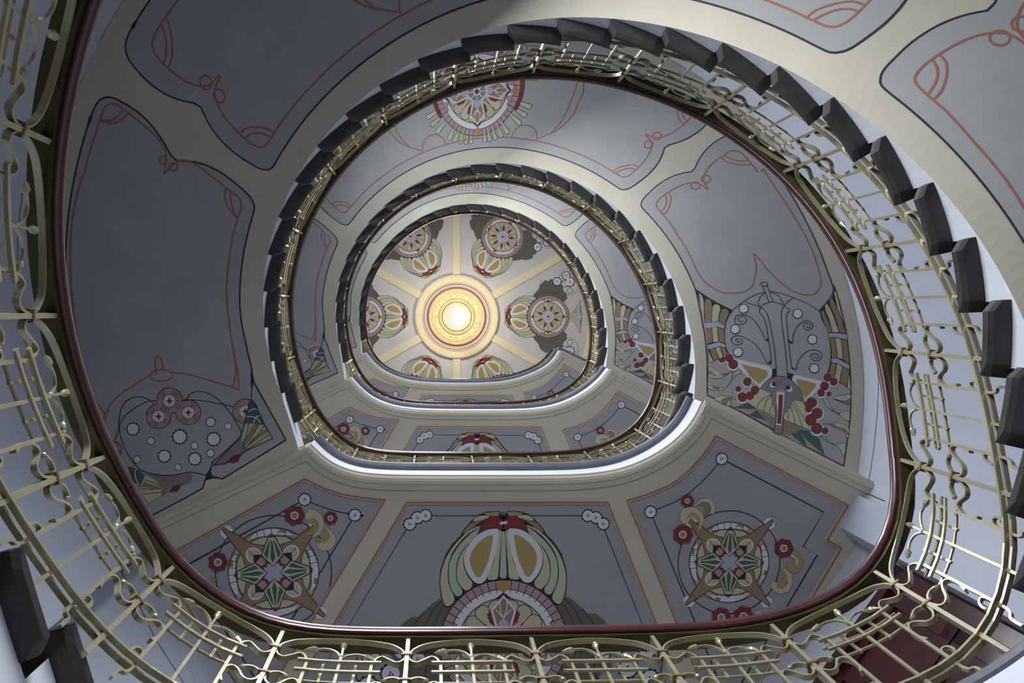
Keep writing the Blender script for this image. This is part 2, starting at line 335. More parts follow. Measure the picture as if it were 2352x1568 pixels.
# --- wheel medallion, unit circle
def ring_arc(r0,r1,a0,a1,n=8):
    A=[a0+(a1-a0)*i/n for i in range(n+1)]
    return [(r1*math.cos(a),r1*math.sin(a)) for a in A]+[(r0*math.cos(a),r0*math.sin(a)) for a in A[::-1]]
def rot(P,a): return [(x*math.cos(a)-y*math.sin(a),x*math.sin(a)+y*math.cos(a)) for x,y in P]
def wheel(eight=False):
    o=[('L',1),('f','K',circ(0,0,1,48)),('L',2),('f','P',circ(0,0,.985,48)),('L',2.3)]
    for i in range(48): o.append(('l','K',.012,[(.8*math.cos(2*PI*i/48),.8*math.sin(2*PI*i/48)),(.985*math.cos(2*PI*i/48),.985*math.sin(2*PI*i/48))],False))
    o+=[('L',2.6),('f','K',circ(0,0,.855,48)),('L',2.8),('f','W',circ(0,0,.843,48)),('L',3)]
    for q in(0,2):
        for sg in(1,-1): o+=[('f','P',rot([(r*math.cos(a),sg*r*math.sin(a)) for r,a in((.715,.16),(.843,.13),(.843,.42),(.79,.40),(.80,.30),(.745,.26))],q*PI/2)),('l','K',.010,rot([(r*math.cos(a),sg*r*math.sin(a)) for r,a in((.843,.42),(.79,.40),(.80,.30),(.745,.26),(.715,.16))],q*PI/2),False)]
    for q in range(4): o+=[('f','K',rot([(.70,.13),(.80,.0),(.70,-.13)],q*PI/2)),('+',.1),('f','N',rot([(.78,0),(.88,.10),(1.0,0),(.88,-.10)],q*PI/2)),('+',-.1)]
    o+=[('L',3.3),('f','K',circ(0,0,.715,48)),('L',3.6),('f','B',circ(0,0,.70,48)),('L',4)]
    for i in range(16):
        a=2*PI*(i+.5)/16
        if abs(math.sin(2*a))>.55: c='B' if i%2 else 'Y'
        else: c='Y'
        P=rot([(.2,.01),(.45,.09),(.6,.12),(.68,.06),(.68,-.06),(.6,-.12),(.45,-.09),(.2,-.01)],a)
        o.append(('f',('B' if i%2 else 'Y') if eight else c,catm(P,3,True)));o.append(('l','K',.012,catm(P,3,True),True))
    o.append(('L',5))
    if eight:
        for i in range(8): o.append(('f','D',rot([(.28,.03),(.42,.075),(.58,.0),(.42,-.06),(.28,-.03)],2*PI*(i+.5)/8)))
        for q in range(4): o.append(('f','L',rot([(.2,.12),(.36,.09),(.45,0),(.36,-.09),(.2,-.12)],q*PI/2)))
    else:
        for q in range(4):
            for sgn in(1,-1): o.append(('f','D',rot([(.25,sgn*.12),(.33,sgn*.22),(.46,sgn*.26),(.55,sgn*.18),(.42,sgn*.12)],q*PI/2)))
        for q in range(4):
            o+=[('f','W',rot([(.22,.12),(.52,.2),(.76,0),(.52,-.2),(.22,-.12)],q*PI/2)),('+',.5),('f','T',rot([(.24,.085),(.51,.165),(.715,0),(.51,-.165),(.24,-.085)],q*PI/2)),('+',.3)]
            for b in (-.12,-.05,.05,.12): o.append(('l','W',.016,rot([(.4,0),(.53+.05*(abs(b)<.1),b)] if abs(b)>.1 else [(.4,0),(.52,b),(.64,b*1.1)],q*PI/2),False))
            o+=[('f','L',rot([(.2,.10),(.33,.075),(.40,0),(.33,-.075),(.2,-.10)],q*PI/2)),('+',-.8)]
    o+=[('L',6),('f','W',circ(0,0,.24,24)),('L',6.4),('f','M' if not eight else 'L',circ(0,0,.205,24)),('L',6.8)]
    for i in range(8):
        a=2*PI*i/8;o.append(('l','W',.02,[(.07*math.cos(a),.07*math.sin(a)),(.2*math.cos(a),.2*math.sin(a))],False))
    o+=[('f','W',circ(0,0,.09,14)),('L',7.2),('f','D',[(.07,0),(0,.075),(-.07,0),(0,-.075)])]
    return o
# --- beetle of fanned wing cases above the wheel: traced left half, mirrored (wheel unit, y up the insect negative)
def beetle():
    ax=lambda y:1150+(y-80)*.048
    def h(t,mir):
        out=[]
        for x,y in pts(t):
            u=(x-ax(y))/776;out.append((-u if mir else u,(y-1701)/776))
        return out
    o=[]
    for mir in(0,1):
        o+=[('L',1),('f','V',h('470,1130 350,1200 250,1300 190,1360 90,1370 0,1440 -120,1600 -60,1700 -160,1790 -60,1900 -90,2040 40,2080 120,2230 300,2250 420,2380 600,2400 700,2300 1100,1800 1100,1300',mir)),('L',1.4)]
        for t in('480,1150 330,1330 250,1600 300,1900','500,1200 400,1400 330,1700 420,2050','250,1300 120,1500 60,1750'): o.append(('l','K',.012,catm(h(t,mir),4),False))
        o+=[('L',2),('f','K',h('1196,190 1090,92 950,100 850,135 775,200 695,290 640,390 555,480 472,620 422,800 417,950 442,1120 505,1250 560,1258 620,1200 700,1125 830,1040 980,980 1115,960 1196,950',mir)),('L',3)]
        for c,t in(('O','1090,102 950,112 920,130 1000,150 1090,150'),('Y','900,145 990,155 940,185 790,215 830,160'),('T','940,192 860,232 780,300 672,368 722,272 792,227'),
         ('Y','870,270 740,330 600,470 500,620 440,800 430,950 455,1110 500,1220 545,1235 600,1190 600,1120 540,1000 513,870 518,720 568,570 678,420 798,320 868,290'),
         ('G','865,297 780,352 650,482 572,602 527,730 527,880 552,1000 602,1090 640,1120 690,1100 695,1040 640,960 613,850 618,700 678,560 778,430 860,333'),
         ('Y','860,342 760,452 682,572 632,700 622,850 652,960 722,1040 760,1050 810,1010 810,950 750,870 698,740 698,620 738,500 848,372'),
         ('Y','1115,340 1138,340 1137,500 1127,700 1122,890 1080,925 1010,925 1000,890 1060,720 1090,520'),
         ('W','1060,305 960,320 850,380 760,480 705,600 705,720 750,840 820,930 880,970 940,960 990,900 1030,800 1080,600 1105,430 1110,340 1095,312')): o.append(('f',c,catm(h(t,mir),3,True)))
        o+=[('L',3.5),('f','O',catm(h('1030,385 960,400 870,470 800,560 770,670 790,770 840,860 880,895 915,885 950,810 1000,680 1030,500 1038,400',mir),3,True)),('f','D',h('1090,155 980,160 920,220 880,290 870,350 950,315 1060,290 1110,310 1165,320 1165,190 1110,190',mir))]
    g=lambda t:[((x-ax(y))/776,(y-1701)/776) for x,y in pts(t)]
    o+=[('L',3.8),('f','G',g('1142,340 1180,340 1196,500 1228,870 1215,910 1160,910 1142,880 1142,500')),('f','W',g('1110,225 1205,215 1200,250 1115,260'))]
    for dx in(-18,0,18): o.append(('l','K',.007,[(dx/776,(95-1701)/776),(dx/776,(190-1701)/776)],False))
    return o
# --- four-armed star medallion, unit circle
def star():
    o=[('L',1),('l','K',.022,circ(0,0,1.27,48),True),('f','K',circ(0,0,1.0,48)),('L',2),('f','T',circ(0,0,.98,48)),('L',2.3)]
    for i in range(36): o.append(('l','K',.014,[(.8*math.cos(2*PI*i/36),.8*math.sin(2*PI*i/36)),(.98*math.cos(2*PI*i/36),.98*math.sin(2*PI*i/36))],False))
    for q in range(4):
        a=q*PI/2-PI/2
        o+=[('L',2.6),('f','P',ring_arc(.82,.98,a-.75,a-.5)),('f','P',ring_arc(.82,.98,a+.5,a+.75)),('f','W',rot([(.98*math.cos(t),.98*math.sin(t)) for t in(-.12,0,.2)]+[(.88,.18),(.86,.30),(.92,.33),(.78,.5),(.82,.3),(.84,0),(.8,-.35),(.76,-.5),(.86,-.42),(.93,-.28)],a)),
         ('f','K',rot([(.70,.5),(.79,.3),(.83,0),(.79,-.3),(.70,-.5),(.5,-.4),(.5,.4)],a)),('L',2.9),('f','Y',rot([(.69,.47),(.775,.28),(.81,0),(.775,-.28),(.69,-.47),(.5,-.38),(.5,.38)],a))]
    for q in range(4):
        a=q*PI/2+PI/4
        A=[(1.5,.03),(1.3,.06),(1.10,.113),(.90,.14),(.77,.18),(.64,.25),(.545,.32),(.40,.36),(.2,0)];A=A+[(x,-y) for x,y in A[::-1][1:]]
        o+=[('L',2),('f','W',rot([(1.28,.13),(1.42,.15),(1.5,.06),(1.53,0),(1.5,-.06),(1.42,-.15),(1.28,-.13)],a)),('L',3.2),('f','T',rot(A,a)),('l','K',.016,rot(A,a),True),
         ('L',3.6),('f','W',rot(circ(.57,0,.20,16,.17),a)),('f','B',rot(circ(.56,0,.17,16,.14),a)),('l','K',.014,rot([(.4,0),(.74,0)],a),False)]
    o+=[('L',4),('f','K',rot([(.42,.42),(-.42,.42),(-.42,-.42),(.42,-.42)],0)),('f','L',[(.30,.30),(0,.16),(-.30,.30),(-.16,0),(-.30,-.30),(0,-.16),(.30,-.30),(.16,0)])]
    for q in range(4):
        a=q*PI/2+PI/4
        o+=[('f','D',rot([(.20,0),(.26,.13),(.44,.13),(.44,-.13),(.26,-.13)],a)),('+',.2),('f','P',rot([(.27,0),(.31,.08),(.44,.08),(.44,-.08),(.31,-.08)],a)),('+',-.2)]
    for q in range(4):
        a=q*PI/2
        o+=[('L',4.6),('f','K',rot([(.13,0),(.40,.25),(.79,.09),(.79,-.09),(.40,-.25)],a)),('f','Y',rot([(.15,0),(.40,.23),(.78,.07),(.78,-.07),(.40,-.23)],a)),('L',5),
         ('f','E',rot([(.20,0),(.34,.055),(.55,.03),(.72,.015),(.72,-.015),(.55,-.03),(.34,-.055)],a)),('f','E',rot([(.32,.11),(.41,.19),(.72,.055),(.72,.035),(.5,.075)],a)),('f','E',rot([(.32,-.11),(.41,-.19),(.72,-.055),(.72,-.035),(.5,-.075)],a)),
         ('f','D',rot([(.79,.08),(.86,.04),(.86,-.04),(.79,-.08)],a))]
    return o
CURL_R=[[fl('Y','240,450 205,390 220,310 290,265 370,270 440,330 468,400 450,470 400,530 425,450 395,400 330,390 300,420 300,440',1),fl('O','275,375 330,325 400,340 435,400 425,470 400,530 410,440 370,380 320,375 290,395',1)],
 [fl('Y','370,240 430,185 500,170 570,205 600,280 590,330 540,335 550,270 520,215 450,205 395,245'),fl('T','395,245 450,210 515,220 545,275 500,350 470,340 490,270 450,245')],
 [fl('Y','1310,935 1400,960 1460,1030 1470,1110 1420,1210 1340,1240 1260,1210 1220,1140 1240,1095 1300,1110 1290,1170 1350,1180 1410,1120 1400,1020 1350,950'),fl('O','1330,950 1400,1010 1400,1110 1350,1170 1300,1165 1310,1060 1350,1080 1385,1040')],
 [fl('O','1440,765 1520,765 1580,840 1580,920 1530,990 1470,1000 1410,950 1420,890 1470,900 1500,920 1540,890 1530,830 1480,795'),fl('Y','1430,800 1480,795 1535,850 1530,900 1490,920 1500,860 1440,815')],
 [fl('Y','1050,1440 1090,1420 1120,1450 1100,1530 1060,1500')]]
CURL_L=[[fl('Y','1050,350 1090,285 1160,290 1230,350 1255,430 1230,520 1180,570 1120,580 1190,500 1195,430 1140,375 1070,395'),fl('O','1060,400 1140,380 1190,430 1190,500 1110,560 1060,550 1110,510 1140,460 1110,425 1070,445')],
 [fl('Y','1260,475 1330,510 1380,590 1360,680 1280,730 1210,710 1180,650 1250,640 1310,610 1310,540'),fl('O','1255,490 1310,550 1300,620 1240,650 1165,610 1165,590 1240,600 1265,550')],
 [fl('O','75,1165 110,1145 150,1160 120,1190 110,1280 80,1270 60,1200'),fl('Y','130,1180 180,1200 190,1250 150,1310 110,1290 120,1230'),fl('O','0,1060 60,1030 120,1040 60,1060 20,1100 20,1170 0,1150')]]

CURL_L=[[(o[0],o[1],catm(o[2],3,True)) for o in q] for q in CURL_L];CURL_R=[[(o[0],o[1],catm(o[2],3,True)) if len(o[2])<14 else o for o in q] for q in CURL_R]
# ------------------------------------------------------------------ plan of the outer walls
LPX={2:[(710.5,1023),(738.6,1052.5),(764,1069),(797,1083),(835,1092),(892,1096),(1000,1096),(1160,1096),(1260,1096),(1355,1094.6),(1424,1084),(1483,1061),(1539,1028),(1574,995),(1600,962),(1616,924)],
3:[(802.5,869.5),(825,895.6),(848,914.7),(876,929),(917,940),(955,945),(1050,946),(1120,946),(1170,946),(1227.6,945),(1278.6,936),(1317,921),(1355,898),(1383,875),(1401.5,849)],
4:[(838,811.4),(853,834),(879,855),(917,872.6),(958,880),(994,882),(1050,883),(1100,883),(1151,881),(1184,875),(1220,862),(1253,847),(1276,829),(1287.5,806)]}
LC={l:[unproj(p,FL[l]-.30) for p in P] for l,P in LPX.items()};LC[1]=LC[2]
LCS={l:np.array(catm(smooth(P,1),4)) for l,P in LC.items()}
UZ={l:FL[l]-.36 for l in(1,2,3,4)}
MX=.478                                            # axis of the landings
def so(s): p=C(2,s)+SW*Nrm(2,s);return (p[0],p[1])
RND=[so(s) for s in np.arange(.4,26.7,.45)]
BAYR=[(2.755,1.487),(2.92,1.577)];DR=np.array([-.585,.811])
ER=np.array(BAYR[1])+DR*2.0
WALL=RND+[(2*MX-2.755,1.487),(2*MX-2.92,1.577),(2*MX-ER[0],ER[1]),(ER[0],ER[1]),BAYR[1],BAYR[0]]
WALL=[np.array(p) for p in WALL]
def hit(p,d):
    best=9.
    for i in range(len(WALL)):
        a,b=WALL[i],WALL[(i+1)%len(WALL)];e=b-a;M=np.array([[d[0],-e[0]],[d[1],-e[1]]])
        if abs(np.linalg.det(M))<1e-9: continue
        t,u=np.linalg.solve(M,a-p)
        if t>.2 and -1e-6<=u<=1+1e-6: best=min(best,t)
    return best
def wout(k,s): return min(1.75,max(.9,hit(C(k,s),Nrm(k,s))))
ZG=FL[0]
def wallpiece(name,P,z0,z1,closed=False):
    m=MB();m.grid([[(x,y,z0) for x,y in P],[(x,y,z1) for x,y in P]],'plaster_white',closed)
    o=m.build(name,fix=False);tag(o,kind='structure')
    sm=o.modifiers.new('shell','SOLIDIFY');sm.thickness=.25;sm.offset=WOFF
    return o
WOFF=-1
nR=len(RND)
wallpiece('wall_round',[WALL[-1]]+WALL[:nR+1],ZG,ZC+.05)
wallpiece('wall_left',WALL[nR:nR+3],ZG,ZC+.05)
wallpiece('wall_back',WALL[nR+2:nR+4],ZG,ZC+.05)
wallpiece('wall_right',WALL[nR+3:nR+6],ZG,ZC+.05)
m=MB();m.add([(x,y,ZG) for x,y in WALL],[list(range(len(WALL)))],'floor_stone');fo=tag(m.build('floor',fix=False),kind='structure')
# ------------------------------------------------------------------ flights
ORD=['lowest','second','third','topmost']
FLAB=['lowest stair flight, cut off at the bottom left corner by the picture edge','widest painted stair flight, its dark treads sweeping round the outside of the spiral','middle painted stair flight with the long-tongued head on its underside','topmost and smallest stair flight, framing the painted ceiling']
_h=[tuple(p) for p in catm([(.66,.160),(.45,.164),(.34,.185),(.265,.225),(.225,.30),(.205,.38),(.225,.47),(.285,.55),(.36,.61),(.45,.665)],3)]
RIBP=_h+[(d,1.36-w if w>.3 else 1.36-w) for d,w in _h[::-1][1:]]
def ribc(side,w): return 8.06-.16*(w-.15) if side==0 else 20.08-.27*(w-.15)
def ribedge(side,sg,ins=0.):
    return [(ribc(side,w)+sg*(d+ins/.30),w) for d,w in RIBP]
def edge(s0,s1,w,n=24): return [(s0+(s1-s0)*i/n,w) for i in range(n+1)]
def redrib(side,sg):
    """terracotta line beside a rib: two arcs that cross in a little knot"""
    f=lambda L:[(ribc(side,w)+sg*d,w) for d,w in L];o=[]
    A=[(1.25,.25),(.85,.25),(.66,.262),(.58,.30),(.55,.36),(.56,.45),(.60,.53),(.68,.595),(.82,.645),(1.05,.66)]
    for L in (A,[(d,1.33-w) for d,w in A]):
        o.append(('l','R',.0105,catm(f(L),5),False))
    for w0 in(.61,.71): o.append(('l','R',.010,f([(.80+.10*math.cos(a),w0+.035*math.sin(a)) for a in np.arange(0,2*PI,PI/8)]),True))
    for mir in(0,1):
        for a in(0,.035):
            L=[(.92+a*3,.25),(.88+a*3,.285+a*.3),(.79+a*2,.33+a*.6),(.67+a,.36+a),(.565,.37+a)]
            if mir: L=[(d,1.33-w) for d,w in L]
            o.append(('l','R',.010,catm(f(L),4),False))
    return o
def topx(px,k=2):
    """pixel on flight k -> canonical (step,width)"""
    s,w=inv(k,px);return (float(np.interp(s,KMAP[k],CAN)),w)
PXC={}
def pxf(x0,y0,sc,k): 
    def f(p):
        key=(round(p[0],2),round(p[1],2),x0,sc)
        if key not in PXC: PXC[key]=topx((x0+p[0]/sc,y0+p[1]/sc),k)
        return PXC[key]
    return f
FB=[(1.13,.12)]+[(1.13,w) for w in(.3,.5,.7,.9,1.1)]+[(1.13,1.2)]
def panel_ops():
    W0,W1=.16,1.20
    head=[topx(q) for q in pts('145,525 600,752 1100,1035 1600,1285 2035,1510',1600,820,6.031)]
    hl=[topx(q) for q in pts('1624,907 1624,860 1622,800 1613,740 1605,700 1597,664')]
    hr=[topx(q) for q in pts('1937,1070 1946,1010 1953,953 1954,895 1950,820 1940,759 1925,700 1912,655')]
    e0=edge(hl[-1][0],ribc(0,.15)-.8,W0,10);e1=edge(ribc(0,1.19)-.6,hr[-1][0],W1,10)
    A=head[:1]+hl[1:]+e0[1:]+ribedge(0,-1)+e1[:-1]+hr[::-1][:-1]+head[::-1][:-1]
    B=edge(ribc(0,.15)+.8,ribc(1,.15)-.8,W0)+ribedge(1,-1)+edge(ribc(1,1.19)-.6,ribc(0,1.19)+.6,W1)+ribedge(0,1)[::-1]
    f4=pxf(200,700,3.92,1)
    endp=[f4(q) for q in pts('1385,120 1430,340 1480,560 1500,690 1600,870 1700,1050 1790,1215')]
    bot=[f4(q) for q in pts('1790,1215 1220,1565 1140,1545 1080,1530 1040,1650 880,1740 400,1990')]
    sE=bot[-1][0]
    Cc=edge(ribc(1,.15)+.8,endp[0][0]-.3,W0,14)+endp+bot[1:]+[(sE,1.19)]+edge(sE-.2,ribc(1,1.19)+.6,W1,14)+ribedge(1,1)[::-1]
    out=[]
    redA=[topx(q) for q in pts('1508,483 1534,513 1559,544 1585,587 1600,621 1615,643.6 1636,661 1661,672 1689,673 1707,671 1726,659 1733,640 1737,612 1731,583 1752,606 1768,625 1790,646 1821,669 1854,678 1874,671.6 1886,651 1879.5,618 1862,567 1833.6,513 1803,465 1777.5,427 1752,388')]
    wl_=redA[-1][1];redA2=[(redA[-1][0]+(ribc(0,1.08)-1.25-redA[-1][0])*i/5,wl_+(1.10-wl_)*i/5) for i in range(1,6)]
    opsA=[('L',0),('f','A',A),('L',.9),('l','K',.009,A,True),('l','R',.0105,[(ribc(0,.25)-1.25,.25)]+catm([q for q in redA if q[0]<ribc(0,.25)-1.4 or q[1]>.5],3)+redA2,False)]+redrib(0,-1)
    out.append(('painted_panel',opsA,[('painted_head_under_shield',xf(HA,pxf(1590,640,5.88,2),9./(2450*5.88))+[('L',1)]+xf(HB,pxf(1600,820,6.031,2),9./(2450*6.031)))]))
    # middle panel
    mid=13.73
    opsB=[('L',0),('f','A',B),('L',.9),('l','K',.009,B,True)]+redrib(0,1)+redrib(1,-1)
    opsB+=[('l','R',.0105,edge(ribc(0,.25)+1.25,ribc(1,.25)-1.25,.25),False),('l','R',.0105,edge(ribc(0,1.08)+1.25,ribc(1,1.08)-1.25,1.08),False)]
    for d in(-1,1):
        for q in(.25,1.08):
            sg=1 if q<.5 else -1
            opsB.append(('l','R',.010,[(mid+d*1.55+.42*math.cos(a),q+sg*.125*math.sin(a)) for a in np.arange(0,PI+.1,PI/10)],False))
            opsB.append(('l','R',.010,catm([(mid+d*2.0,q+sg*.02),(mid+d*2.5,q+sg*.14),(mid+d*2.75,q+sg*.30),(mid+d*2.75,.66)],5),False));opsB.append(('l','R',.010,catm([(mid+d*2.35,q+sg*.10),(mid+d*2.5,q+sg*.2),(mid+d*2.55,q+sg*.32),(mid+d*2.55,.66)],5),False))
    # the wheel is laid out in metres around (mid,.67); a step is .345 m long there
    R=.40;L0=lambda p:(mid-p[0]*R/ .345,.67+p[1]*R)
    wh=[('L',.6)]
    for d in(-1,1):
        for e in(-1,1):
            for a,c in((14,'Y'),(23,'G'),(32,'Y'),(48,'Y'),(56,'G'),(64,'Y'),(72,'G'),(79,'Y')):
                t=math.radians(a);ln_=1.38 if a<40 else 1.30-.004*(a-48);r0=.95
                P=[(r0,.02),(r0+(ln_-r0)*.6,.055),(ln_-.03,.06),(ln_,0),(ln_-.03,-.055),(r0+(ln_-r0)*.6,-.04),(r0,-.02)]
                P=[(d*x,e*y) for x,y in rot(catm(P,3,True),t)];wh+=[('f',c,P),('l','K',.012,P,True)]
        wh.append(('f','D',[(d*x,y) for x,y in ring_arc(.9,1.09,-.42,.42)]))
    out.append(('painted_panel',opsB,[('painted_wheel_medallion',xf(wh+wheel(),L0,R))]))
    # last panel: gas-balloon oval between two birds
    z4=pxf(0,400,3.92,1);z0=pxf(0,0,3.92,1);z8=pxf(0,800,3.92,1);f4=pxf(200,700,3.92,1)
    RL=[('l','R',.0105,catm([f(q) for q in pts(t)],4),False) for f,t in((z8,'950,580 890,520 830,400 760,200 715,0'),(z4,'700,1500 660,1200 640,950 632,750 645,500 680,250 750,0'),(z0,'760,1568 800,1400 870,1180 905,1070 950,960 1000,935 1060,945 1150,1010 1300,1130 1400,1220 1470,1310 1495,1390 1480,1568'),
      (z8,'950,580 935,650 1000,500 1100,400 1250,300 1355,235'),(z8,'1410,230 1395,130 1420,70 1450,90 1475,210'),(z8,'1555,215 1700,235 1900,290 2100,350 2150,360 2140,200 2100,0'),(z8,'2100,340 2125,200 2100,20'),(z4,'2100,1568 2060,1300 2040,1050 2060,800 2100,550 2140,400 2175,300 2160,220 2100,170 1950,50 1880,0'),(z0,'1880,1568 1750,1470 1650,1445 1580,1465 1480,1568'),
      (z4,'2040,120 2025,200 2050,290 2130,390'),(z4,'2085,150 2080,230 2100,320 2140,395'),(z0,'905,1080 1000,1110 1090,1080 1155,1020'),(z0,'910,1080 1000,1085 1060,1050 1105,995'))]
    RL+=[('l','R',.010,[f(q) for q in circ(*c)],True) for f,c in((z8,(1455,240,100,18,52)),(z0,(1470,1440,36,12)),(z0,(1565,1500,36,12)))]
    opsC=[('L',0),('f','A',Cc),('L',.9),('l','K',.009,Cc,True)]+RL
    BL=[('L',1)]
    for t in('610,900 570,860 510,830 430,830 360,860 310,930 290,1030 280,1130 250,1210','890,860 930,800 1000,775 1080,790 1170,840 1260,930 1340,1050 1390,1150 1360,1210 1250,1310 1130,1410','290,1080 300,1170 340,1290 400,1390 480,1480 590,1520 740,1535 870,1515 950,1505 1100,1540','290,1080 350,990 440,920 540,870 620,860','870,850 1040,860 1210,890 1320,915','1130,1410 1110,1480 1080,1540 1220,1565','1480,560 1480,830 1440,960'):
        BL.append(ln('K',9,t))
    BL+=[('f','K',pts('1470,600 1500,690 1480,800')),('f','K',pts('1140,1400 1115,1500 1140,1560 1060,1580 1090,1500'))]
    for x,y,r in((743,860,120),(645,1000,115),(912,965,115),(1425,955,115),(235,1300,80)):
        BL+=[('L',2),('f','K',circ(x,y,r,30)),('+',.5),('f','P',circ(x,y,r-6,30)),('+',.4)]
        for i in range(26):
            a=2*PI*i/26
            if i%7<4: BL.append(('l','D',5,[(x+r*.5*math.cos(a),y+r*.5*math.sin(a)),(x+r*.93*math.cos(a),y+r*.93*math.sin(a))],False))
        BL+=[('f','K',circ(x,y,r*.5,20)),('+',.4),('f','W',circ(x,y,r*.46,20)),('+',.4),('f','D',[(x+r*.3,y+r*.02),(x+r*.08,y+r*.08),(x,y+r*.32),(x-r*.08,y+r*.08),(x-r*.3,y),(x-r*.08,y-r*.08),(x,y-r*.32),(x+r*.08,y-r*.08)])]
    BL.append(('L',1))
    for g in((415,1115,50),(1113,1052,38),(1272,1090,28),(835,1185,58),(1140,1207,54),(575,1222,30),(968,1265,30),(697,1360,50),(972,1385,50),(1113,1333,31),(452,1390,30),(820,1460,26)): BL+=gear(*g)
    BR=[('L',4.4),fl('E','1480,830 1530,930 1600,1080 1420,1060 1440,960'),fl('Y','1430,1060 1600,1080 1650,1150 1672,1200 1640,1225 1430,1310 1390,1250 1400,1180'),fl('M','1380,1195 1450,1310 1340,1390 1250,1425 1140,1440 1210,1370'),
      ('L',5.2),fl('T','1500,1070 1550,1075 1480,1180 1400,1290 1395,1250'),fl('T','1610,1110 1635,1140 1520,1220 1430,1290 1480,1210'),fl('D','1260,1400 1330,1350 1390,1340 1360,1410 1310,1425'),('L',5.6)]
    for t in('1460,1065 1430,1180 1395,1270','1550,1075 1480,1190 1405,1290','1600,1085 1520,1190 1415,1300','1650,1160 1530,1240 1430,1310'): BR.append(ln('K',6,t))
    for t in('1450,960 1500,930 1530,940','1440,1000 1520,1010 1560,1060','1500,1060 1520,1010 1560,990','1480,830 1500,850'): BR.append(ln('W',9,t))
    BR+=[('l','K',8,pts('1480,830 1530,930 1600,1080 1672,1200 1430,1310 1250,1425 1140,1440 1210,1370 1380,1195 1440,960'),True)]
    B2=[('L',4.4),fl('E','1150,1060 1250,1090 1310,1150 1260,1230 1200,1200'),fl('Y','1310,1130 1400,1180 1460,1240 1450,1330 1340,1385 1290,1330 1260,1260'),fl('M','1310,1128 1480,1150 1640,1140 1740,1110 1730,1190 1650,1230 1540,1240 1460,1340 1470,1260 1400,1180'),('L',5.2),fl('D','1520,1290 1560,1240 1640,1220 1600,1285'),fl('T','1300,1200 1400,1230 1455,1250 1380,1260 1270,1240')]
    for t in('1300,1180 1400,1210 1455,1240','1275,1260 1380,1265 1455,1255','1290,1310 1390,1300 1455,1290'): B2.append(ln('K',6,t))
    B2.append(ln('W',9,'1225,1090 1220,1150 1250,1220'))
    sc=6.6/(2450*3.92)
    out.append(('painted_panel',opsC,[('painted_balloon',xf(BL,f4,sc)),('painted_bird',xf(BR,f4,sc)),('painted_bird',xf(B2,z8,sc))]))
    return out
POPS=panel_ops()
def build_flight(k,s0=-.6,s1=None,j0=1,panels=(0,1,2)):
    N=NS[k];s1=s1 or N+.85;r=rise(k);b=C(k,max(s0,1.))
    wx=.055 if k==0 else 0.
    WF=lambda s:.02+.02*min(1,max(0,1-s/8.))+wx
    root=tag(empty('stair_flight',(b[0],b[1],FL[k])),FLAB[k],'staircase',group='winding stair flights')
    ss=np.arange(s0,s1+1e-6,.2);WO={round(s,2):wout(k,s)-.003 for s in ss}
    m=MB();m.grid([[S(k,s,WF(s)+(WO[round(s,2)]-WF(s))*i/14) for i in range(15)] for s in ss],'plaster_cream');sof=m.build('soffit',root,fix=False)
    # white string face between soffit and treads
    m=MB()
    for j in range(j0,N+1):
        q=[S(k,s,WF(s)) for s in np.linspace(j-1,j,5)];sv=np.linspace(j-1,j,5);zt=FL[k]+j*r-.05
        if j==N: zt=FL[k+1]-.06
        m.grid([[(p[0],p[1],zs(k,s)) for p,s in zip(q,sv)],[(p[0],p[1],zt) for p in q]],'fascia_white')
    m.build('string_face',root,fix=False)
    for j in range(j0,N+(k==0)):
        zt=FL[k]+j*r;m=MB();rows=[];nn=7
        sv=np.append(np.linspace(j-1.16,j-.13,nn-1),j+.03)-(.22 if k==0 else 0)
        if k==0: sv=sv+(.1 if j==N else 0)
        for i,s in enumerate(sv):
            c,n=C(k,s),Nrm(k,s);wo=min(wout(k,s),1.5);e=.012 if i in(0,) else 0
            pr=[(wo,zt-e),(-.030,zt-e),(-.048,zt-.010-e),(-.056,zt-.026),(-.048,zt-.044+e),(-.030,zt-.055+e),(.03,zt-.055+e),(wo,zt-.05+e)]
            pr=[(w+wx,z) for w,z in pr]
            if i==nn-1: pr=[(w if w>.04+wx else w+.032,z) for w,z in pr]
            rows.append([(c[0]+w*n[0],c[1]+w*n[1],z) for w,z in pr])
        m.grid(rows,'stone_tread',closed=True);m.add(rows[0],[list(range(8))],'stone_tread');m.add(rows[-1],[list(range(8))[::-1]],'stone_tread');m.build('tread',root)
    sf=Soff(k)
    for i in panels:
        nm,ops,subs=POPS[i]
        pm=paint(sf,ops,MB(),base=2).build(nm,root,fix=False)
        for sn,so_ in subs: paint(sf,so_,MB(),base=2.2).build(sn,pm,fix=False)
    return root
build_flight(0,17,None,19,panels=())
build_flight(1);build_flight(2);build_flight(3)
